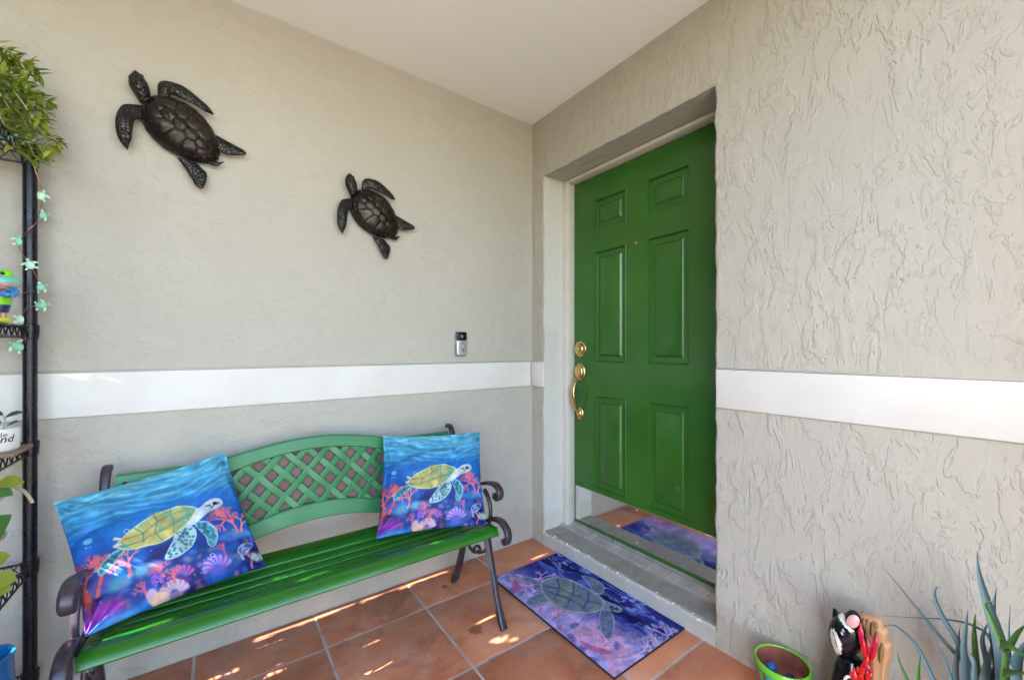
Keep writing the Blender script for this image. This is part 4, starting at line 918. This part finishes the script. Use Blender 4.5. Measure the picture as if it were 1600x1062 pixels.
# big-leaved plant on the fourth shelf
vp = thing('leafy_houseplant', 'broad-leaved green and yellow plant with bare woody stem on the wire rack', 'potted plant', (-2.25, -.24, SH[3]))
MB().lathe([(0, 0), (.065, 0), (.085, .11), (.090, .112), (.090, .125), (.080, .125), (.078, .105), (0, .10)], (-2.30, -.365, SH[3]+.004), n=28).build('pot', 'terra_pot', vp)
MB().sweep(catmull([(-2.30, -.365, SH[3]+.10), ony(-14, 790, -.22), ony(-6, 758, -.21), ony(14, 758, -.21), ony(34, 765, -.20), ony(44, 774, -.20), ony(51, 785, -.20)], 6), .0042, .0042, n=8, power=2.).build('stem', 'vine', vp)
MB().tube(catmull([(-2.30, -.365, SH[3]+.10), ony(-12, 850, -.24), ony(-6, 820, -.24)], 6), .0035, 7).build('stem', 'vine', vp)
for (a, b, c, d, wd, mt, y) in ((-2, 752, 34, 752, .038, 'leaf_var', -.225), (-14, 764, 18, 771, .034, 'leaf_green', -.23), (-14, 830, 12, 806, .050, 'leaf_green', -.235), (-16, 845, 4, 832, .030, 'leaf_green', -.24), (-16, 880, 11, 868, .045, 'leaf_var', -.25), (-14, 906, 22, 905, .050, 'leaf_var', -.26), (-18, 922, 14, 920, .046, 'leaf_var', -.27)):
    p, e_ = ony(a, b, y), ony(c, d, y-.015); m2 = MB(); leaf(m2, p, e_-p, (.1, -.75, .65), (e_-p).length*1.05, wd, .12, .12, 12); m2.build('leaf', mt, vp, 80)
# blue pot on the lowest shelf
bz = SH[4]+.005; bc = ony(-32, 1050, -.27)
bp = thing('blue_pot', 'glossy blue glazed pot on the lowest shelf of the wire rack', 'pot', (bc.x, -.27, bz))
bt_ = ony(0, 1022, -.27).z-bz
MB().lathe([(0, 0), (.045, 0), (.056, .03), (.060, bt_*.6), (.057, bt_-.012), (.060, bt_-.006), (.060, bt_), (.053, bt_), (.050, bt_-.03), (0, .02)], (bc.x, -.27, bz), n=36).build('body', 'blue_glaze', bp)

# ------------------------------------------------------------------ painted flower pot by the right wall
pcx, pcy, prz = -.093, -1.392, .150
fpot = thing('flower_pot', 'small terracotta pot painted with green rim and blue-green stripes beside the wall', 'flower pot', (pcx, pcy, 0))
MB().lathe([(.070, .132), (.0755, .128), (.0785, .133), (.0785, .147), (.0765, .151), (.0725, .151), (.0705, .147)], (pcx, pcy, 0), n=40).build('rim', 'c_green', fpot, 60)
MB().lathe([(.0705, .148), (.068, .12), (.064, .100), (0, .096)], (pcx, pcy, 0), n=40).build('inside', 'terra', fpot, 60)
k = 18
for i in range(k):
    mb = MB(); wdt = 2*math.pi/k; a0 = i*wdt
    mb.grid([[(pcx+r_*math.cos(a), pcy+r_*math.sin(a), z) for r_, z in ((.046, .0), (.050, .004), (.060, .060), (.069, .115), (.0705, .133))] for a in np.linspace(a0, a0+wdt*(.62 if i % 2 else 1.38), 5)])
    mb.build('stripe', ('c_aqua', 'c_green')[i % 2], fpot, 60)
MB().lathe([(0, .001), (.046, .001)], (pcx, pcy, 0), n=24).build('bottom', 'terra', fpot)
peb = tag(MB().ball((pcx+.008, pcy+.034, .106), (.018, .016, .013), 14, 10).build('glass_pebble', 'blue_glaze'), 'blue glass pebble lying inside the striped flower pot', 'pebble')
for i, (dx, dy, s_) in enumerate(((-.014, -.012, .014), (.010, -.018, .017))):
    tag(MB().ball((pcx+dx, pcy+dy, .104), (s_, s_*.7, s_*.55), 10, 7).build('pebble', 'c_white' if i == 0 else 'c_navy'), ('small white pebble' if i == 0 else 'dark navy pebble')+' lying inside the striped flower pot', 'pebble', 'pebbles in the flower pot')

# ------------------------------------------------------------------ cat figurine
def cz(x, y, xw): return onx(1270+x/8.047, 930+y/8.047, xw)
fig = thing('cat_figurine', 'glazed black and white cat figurine with red bow leaning on a tan stump', 'figurine', (-.12, -1.57, 0))
hc = cz(420, 500, -.125); vdir = (Vector(CAM)-hc); vdir.z *= .4; vdir.normalize(); hs_ = vdir.cross(Vector((0, 0, 1))).normalized(); 
# the head is an egg whose face looks towards the porch; it is painted in its own coordinates
def head_mesh():
    n, m = 64, 44; P = []; Cc = []; sx = (cz(600, 500, -.125)-cz(205, 500, -.125)).length/2; sz = (cz(420, 225, -.125)-cz(420, 810, -.125)).length/2
    rt = -hs_; tilt = Matrix.Rotation(R(-14), 3, vdir)
    for i in range(m+1):
        ph = math.pi*i/m-math.pi/2; row = []
        for j in range(n):
            th = 2*math.pi*j/n; a, b, c = math.cos(ph)*math.cos(th), math.cos(ph)*math.sin(th), math.sin(ph)
            a2 = a*(1.0-.18*max(0, -c)); b2 = b*.85
            muz = math.exp(-(((a+.42)/.34)**2+((c+.42)/.42)**2))*max(0, b); b2 += .22*muz
            q = hs_*0+(-1)*rt*(-a2*sx)+vdir*(b2*sx)+Vector((0, 0, 1))*(c*sz); q = tilt @ q
            row.append(hc+q)
            u, v = a, c; col = (.004, .004, .007)
            if b > -.15:
                if (((u+.30)*.94+(v-.64)*-.34)/.55)**2+(((u+.30)*.34+(v-.64)*.94)/.15)**2 < 1: col = (.80, .79, .80)                           # brow blaze
                x_, y_ = (u+.42)*.62+(v+.42)*-.78, (u+.42)*.78+(v+.42)*.62
                if (x_/.60)**2+(y_/.27)**2 < 1 and abs(y_-.01) > .02: col = (.82, .78, .74)                           # muzzle
                if ((u+.26)/.085)**2+((v-.22)/.15)**2 < 1: col = (.03, .035, .05)
                if ((u+.25)/.05)**2+((v-.15)/.06)**2 < 1 and not ((u+.27)/.04)**2+((v-.20)/.06)**2 < 1: col = (.85, .85, .88)
                if ((u+.28)/.022)**2+((v-.30)/.022)**2 < 1: col = (.85, .85, .88)
            Cc.append(col)
        P.append(row)
    me = bpy.data.meshes.new('head'); vs = [p for r_ in P for p in r_]; fs = [(i*n+j, i*n+(j+1) % n, (i+1)*n+(j+1) % n, (i+1)*n+j) for i in range(m) for j in range(n)]
    me.from_pydata([tuple(v) for v in vs], [], fs); at = me.color_attributes.new('paint', 'FLOAT_COLOR', 'POINT')
    at.data.foreach_set('color', np.concatenate([np.array(Cc), np.ones((len(Cc), 1))], 1).astype(np.float32).ravel()); me.materials.append(M['paint_glaze']); me.shade_smooth()
    o = bpy.data.objects.new('head', me); COL.objects.link(o); o.parent = fig; o.matrix_parent_inverse = fig.matrix_basis.inverted(); return o
hd = head_mesh()
def ear(pts, mat_o, inner=None, d=-.125):
    A, B, T = [cz(*p, d) for p in pts]; m2 = MB(); P = []
    for i in range(9):
        f = i/8; c = (A+B)/2*(1-f)+T*f; hw = (B-A)/2*(1-f)**.7; P.append([c+hw*math.cos(t)+vdir*(.013*(1-f)**.7)*math.sin(t) for t in np.linspace(0, 2*math.pi, 14, endpoint=False)])
    return m2.grid(P, closed_v=True).build('ear', mat_o, hd, 60)
ear([(240, 320), (385, 270), (262, 150)], 'c_black', d=-.115)
e2 = MB().ball(cz(512, 318, -.135), (.019, .019, .029), 20, 12, rot=None).build('ear', 'c_black', hd, 60)
mb = MB(); ec = cz(505, 325, -.160); rot = Matrix.Rotation(R(-24), 3, vdir)
mb.grid([[ec+rot @ (hs_*(.0125*rr*math.cos(t))+Vector((0, 0, .0205*rr*math.sin(t))))+vdir*(.006*(1-rr*rr)) for t in np.linspace(0, 2*math.pi, 24, endpoint=False)] for rr in (.01, .4, .75, 1.)], closed_v=True); mb.build('inner_ear', 'c_ear', e2, 60)
# body to the floor
c0 = cz(470, 830, -.125); body = [(0, .0), (.050, .002), (.058, .03), (.056, .09), (.048, .15), (.036, c0.z-.012), (.026, c0.z+.012), (0, c0.z+.02)]
bd = MB().lathe(body, (c0.x, c0.y, 0), n=32).build('body', 'c_black', fig)
for k_, pts in enumerate(([(400, 1050), (410, 1005), (440, 980), (470, 985)], [(430, 1150), (420, 1100), (400, 1060)])):
    MB().sweep(catmull([cz(*p, -.150)+vdir*.020 for p in pts], 5), .0035, .002, Vector((0, 0, 1)), 8, 2.).build('white_mark', 'c_white', bd, 60)
for s_ in (-1, 1): MB().ball((c0.x-.035, c0.y+s_*.024, .016), (.030, .020, .016), 16, 10).build('paw', 'c_white', bd)
# tan stump with scalloped edge
tn = MB(); xs0 = -.085
outl = [(610, 235), (660, 225), (720, 245), (800, 262), (870, 300), (890, 375), (950, 398), (975, 440), (955, 500), (960, 565), (1008, 608), (1000, 660), (1004, 730), (985, 770), (960, 860), (945, 1000), (935, 1100)]
left = [(600, 250), (600, 300), (600, 340), (605, 380), (610, 420), (620, 470), (630, 520), (640, 570), (650, 620), (660, 670), (665, 720), (670, 770), (675, 820), (680, 880), (680, 950), (680, 1020), (680, 1100)]
P = []
for a, b in zip(resamp(left, 40), resamp(outl, 40)):
    A, B = cz(*a, xs0), cz(*b, xs0); row = []
    for t in np.linspace(0, 2*math.pi, 26, endpoint=False):
        f = .5-.5*math.cos(t); row.append(A.lerp(B, f)+vdir*(.024*math.sin(t)*(1+.10*math.cos(6*t))))
    P.append(row)
bot = [Vector((p.x, p.y, .002)) for p in P[-1]]; P.append(bot); tn.grid(P, closed_v=True); tn.f.append(tuple(range(26))); stump = tn.build('stump', 'c_tan', fig, 40)
for (a, b, c, d) in ((640, 250, 650, 430), (690, 262, 672, 470), (760, 290, 735, 480), (800, 300, 770, 400), (690, 560, 720, 760), (760, 600, 740, 720), (870, 560, 840, 800), (800, 420, 770, 700)):
    MB().sweep([cz(a, b, xs0)+vdir*.026, cz((a+c)/2, (b+d)/2, xs0)+vdir*.029, cz(c, d, xs0)+vdir*.026], [.002, .006, .002], .003, hs_, 8, 2.).build('bark_groove', 'c_tan_dark', stump, 60)
for (a, b, c, d, wd, mt) in ((598, 300, 612, 600, .0065, 'c_crimson'), (630, 470, 690, 760, .0045, 'c_red'), (680, 480, 705, 740, .0050, 'c_crimson'), (805, 435, 735, 720, .0065, 'c_crimson'), (610, 520, 660, 760, .0065, 'c_red'), (780, 600, 700, 800, .0045, 'c_red'), (585, 840, 650, 1090, .0060, 'c_red'), (440, 870, 560, 1000, .0060, 'c_red'),
        (660, 740, 560, 1080, .0070, 'c_red'), (750, 900, 640, 1000, .0055, 'c_red'), (630, 760, 750, 930, .0060, 'c_crimson'), (520, 850, 525, 1090, .0065, 'c_red'), (690, 700, 620, 880, .0060, 'c_red'), (480, 900, 600, 1090, .0050, 'c_red'), (560, 830, 600, 960, .0060, 'c_red'), (680, 860, 690, 1080, .0050, 'c_red'), (615, 830, 700, 860, .0060, 'c_red'), (500, 980, 520, 1090, .0050, 'c_crimson')):
    q = [cz(a, b, -.125)+vdir*(.026+random.uniform(0, .006)), cz((a*.55+c*.45)+random.uniform(-14, 14), (b*.55+d*.45), -.125)+vdir*.036, cz(c, d, -.125)+vdir*.028]
    MB().sweep(catmull(q, 5), list(np.interp(np.linspace(0, 1, 11), [0, .45, .9, 1], [wd*.15, wd, wd*.6, wd*.1])), .0022, hs_, 8, 2.).build('bow_ribbon', mt, fig, 60)

# ------------------------------------------------------------------ spiky plant at the right
ap = thing('spiky_plant', 'blue-grey spiky aloe-like plant with long thin leaves by the wall', 'plant', (-.20, -1.90, 0))
MB().lathe([(0, 0), (.085, 0), (.12, .22), (.128, .225), (.128, .25), (.115, .25), (.11, .215), (0, .21)], (-.20, -1.93, 0), n=32).build('pot', 'terra_pot', ap)
MB().lathe([(0, .232), (.112, .226)], (-.20, -1.93, 0), n=24).build('soil', 'soil', ap)
def zp(p, x): return onx(1370+p[0]/5.009, 850+p[1]/5.009, x)
def blade(pts, w0, xa, xb, mat='agave'):
    k_ = len(pts); c = [zp(p, xa+(xb-xa)*i/(k_-1)) for i, p in enumerate(pts)]; c = catmull(c, 7); n = len(c)
    W = [max(.0006, w0*.76*(1-(i/(n-1))**1.6)*(1 if i > 2 else 1.05)) for i in range(n)]
    mb = MB(); P = []
    for i, q in enumerate(c):
        q = Vector(q); d = (Vector(c[min(i+1, n-1)])-Vector(c[max(i-1, 0)])).normalized(); vw = (Vector((-.9, -1.6, 1.3))-q).normalized(); s = d.cross(vw).normalized(); u = s.cross(d)*-1
        w_ = W[i]; P.append([q-s*w_+vw*w_*.5, q-s*w_*.5-vw*w_*.0, q-vw*w_*.15, q+s*w_*.5, q+s*w_+vw*w_*.5, q+s*w_*.6-vw*w_*.55, q-vw*w_*.75, q-s*w_*.6-vw*w_*.55])
    mb.grid(P, closed_v=True); mb.build('leaf', mat, ap, 70)
B0 = (985, 1260)
for pts, w_, xa, xb, mt in (([B0, (760, 1000), (610, 850), (480, 705), (330, 520), (160, 310), (52, 182)], .0075, -.19, -.10, 'agave'), ([B0, (900, 770), (760, 640), (560, 590), (330, 575), (45, 558)], .0045, -.17, -.06, 'agave'),
    ([(820, 1200), (700, 900), (630, 750), (540, 610), (480, 490), (452, 390), (470, 335), (505, 345)], .0095, -.19, -.13, 'agave'), ([(700, 1250), (700, 1000), (685, 800), (700, 640), (712, 515)], .011, -.21, -.17, 'agave'), ([(830, 1250), (790, 1000), (768, 760), (765, 640), (772, 540)], .010, -.15, -.12, 'agave_green'),
    ([(1010, 1200), (990, 900), (960, 740), (900, 560), (862, 440), (820, 300), (795, 180), (783, 58)], .0165, -.22, -.16, 'agave'), ([(960, 1000), (930, 800), (910, 640), (915, 500), (925, 410), (938, 340)], .010, -.20, -.16, 'agave'), ([(560, 1250), (440, 1050), (350, 860), (270, 740), (150, 640), (60, 632)], .0075, -.22, -.16, 'agave'),
    ([(640, 1200), (580, 1040), (540, 920), (500, 800)], .006, -.22, -.19, 'agave'), ([(330, 1250), (325, 1000), (345, 850)], .0075, -.24, -.22, 'agave_green'), ([(310, 1200), (230, 1040), (180, 920), (155, 830)], .006, -.20, -.16, 'agave_green'), ([(640, 1250), (620, 1000), (640, 800), (648, 650)], .009, -.20, -.16, 'agave'),
    ([(780, 1250), (770, 1000), (760, 900), (715, 835)], .007, -.24, -.22, 'agave'), ([(900, 1100), (860, 900), (830, 760), (850, 660), (890, 600)], .008, -.17, -.14, 'agave'), ([(1000, 820), (1040, 800), (1110, 690), (1180, 620)], .011, -.24, -.26, 'agave_green'), ([(960, 790), (1020, 790), (1090, 830), (1180, 890)], .012, -.27, -.30, 'agave_green'),
    ([(1010, 1180), (1015, 1000), (1010, 860), (990, 770)], .011, -.25, -.24, 'agave_green'), ([(990, 800), (940, 690), (890, 570), (850, 480), (880, 450), (930, 455)], .0075, -.245, -.23, 'agave_green'), ([(1050, 1000), (1040, 850), (1035, 700), (1045, 480)], .0045, -.2, -.15, 'agave'), ([(980, 1010), (1070, 1005), (1200, 1010)], .011, -.28, -.32, 'agave_green'),
    ([(960, 1250), (950, 1050), (965, 900), (1000, 720)], .016, -.17, -.13, 'agave'), ([(1080, 1250), (1090, 1000), (1130, 850), (1190, 730)], .018, -.2, -.2, 'agave'), ([(880, 1250), (850, 1080), (880, 900), (940, 800)], .014, -.2, -.17, 'agave'), ([(700, 1250), (640, 1100), (600, 980)], .012, -.18, -.12, 'agave'), ([(1120, 1250), (1100, 1060), (1040, 930)], .016, -.26, -.25, 'agave'), ([(760, 1250), (830, 1080), (870, 900), (900, 760)], .010, -.15, -.1, 'agave_green')):
    blade(pts, w_, xa, xb, mt)
for i in range(34):
    a = random.uniform(0, 6.28); L = random.uniform(.12, .26); b0 = Vector((-.20, -1.93, .225)); d = Vector((math.cos(a)*.5, math.sin(a)*.5, random.uniform(.5, 1.))).normalized()
    if (b0+d*L).x > -.03: d.x = -abs(d.x)*.2
    mb = MB(); mb.sweep([b0, b0+d*L*.5+Vector((0, 0, .01)), b0+d*L*.85, b0+d*L], [.011, .010, .005, .0006], [.005, .0045, .0025, .0005], Vector((-d.y, d.x, 0)), 8, 2.); mb.build('leaf', 'agave' if i % 3 else 'agave_green', ap, 70)

# ------------------------------------------------------------------ added leaf screen out of view: blocks the sun, gaps carved for its streaks
hg = thing('hedge', 'tall leafy hedge along the open side of the porch', 'hedge', (-3.85, -.9, -.14))
BEAMS = [((-1.25, -.55, 0), .05, .010), ((-.86, -.40, 0), .04, .008), ((-1.55, -.18, 0), .05, .010), ((-1.30, -.030, 0), .12, .010), ((-1.14, -.028, 0), .05, .008), ((-.69, -.034, 0), .09, .008), ((-1.06, -.344, 0), .045, .010), ((-1.07, -.488, 0), .085, .014), ((-1.41, -.263, 0), .04, .016), ((-1.39, -.080, 0), .05, .012), ((-.92, -.026, 0), .10, .008), ((-.97, -.269, 0), .03, .009),
         ((-.574, -.186, 0), .05, .018), ((-.633, -.474, 0), .035, .012), ((-.70, -.585, 0), .014, .004), ((-.655, -.61, 0), .016, .004), ((-.61, -.64, 0), .016, .004), ((-.85, -.53, .412), .04, .006), ((-1.37, -.40, .40), .04, .005), ((-.94, -.165, .52), .03, .02), ((-.87, -.175, .455), .05, .020)]
rs = np.random.RandomState(2); N = 112000; pos = np.stack([rs.uniform(-3.98, -3.58, N), rs.uniform(-3.0, .7, N), rs.uniform(-.1, 2.75, N)], 1)
LL = rs.uniform(.030, .052, N); keep = np.ones(N, bool)
d = rs.normal(size=(N, 3)); d /= np.linalg.norm(d, axis=1)[:, None]; q = np.cross(d, rs.normal(size=(N, 3))); q /= np.linalg.norm(q, axis=1)[:, None]; nn = np.cross(d, q)
ey = np.maximum(np.abs(d[:, 1]), np.abs(q[:, 1])*.5)*LL*.8; ez = np.maximum(np.abs(d[:, 2]+d[:, 0]*SUN_TAN), np.abs(q[:, 2]+q[:, 0]*SUN_TAN)*.5)*LL*.8
for (c, a, b) in BEAMS:
    t = c[0]-pos[:, 0]; dy = pos[:, 1]-(c[1]-t*SUN_DIR.y/SUN_DIR.x); dz = pos[:, 2]-(c[2]+t*SUN_TAN)
    keep &= ~((np.abs(dy) < b+ey) & (np.abs(dz) < a*SUN_TAN+ez))
pos = pos[keep]; LL = LL[keep][:, None]; d, q, nn = d[keep], q[keep], nn[keep]; N = len(pos)
vs = np.stack([pos-d*LL, pos+q*LL*.5+nn*.006, pos+d*LL, pos-q*LL*.5+nn*.006], 1).reshape(-1, 3).tolist(); fs = np.arange(4*N).reshape(-1, 4).tolist()
me = bpy.data.meshes.new('foliage'); me.from_pydata(vs, [], fs); me.materials.append(M['leaf_hedge']); o = bpy.data.objects.new('foliage', me); COL.objects.link(o); o.parent = hg; o.matrix_parent_inverse = hg.matrix_basis.inverted(); o['kind'] = 'stuff'
for i in range(9):
    y = -2.8+i*.38; MB().tube(catmull([(-3.88, y, -.2), (-3.9, y+.05, .6), (-3.86, y-.04, 1.5), (-3.9, y+.03, 2.4)], 5), .018, 7).build('stem', 'bark', hg)
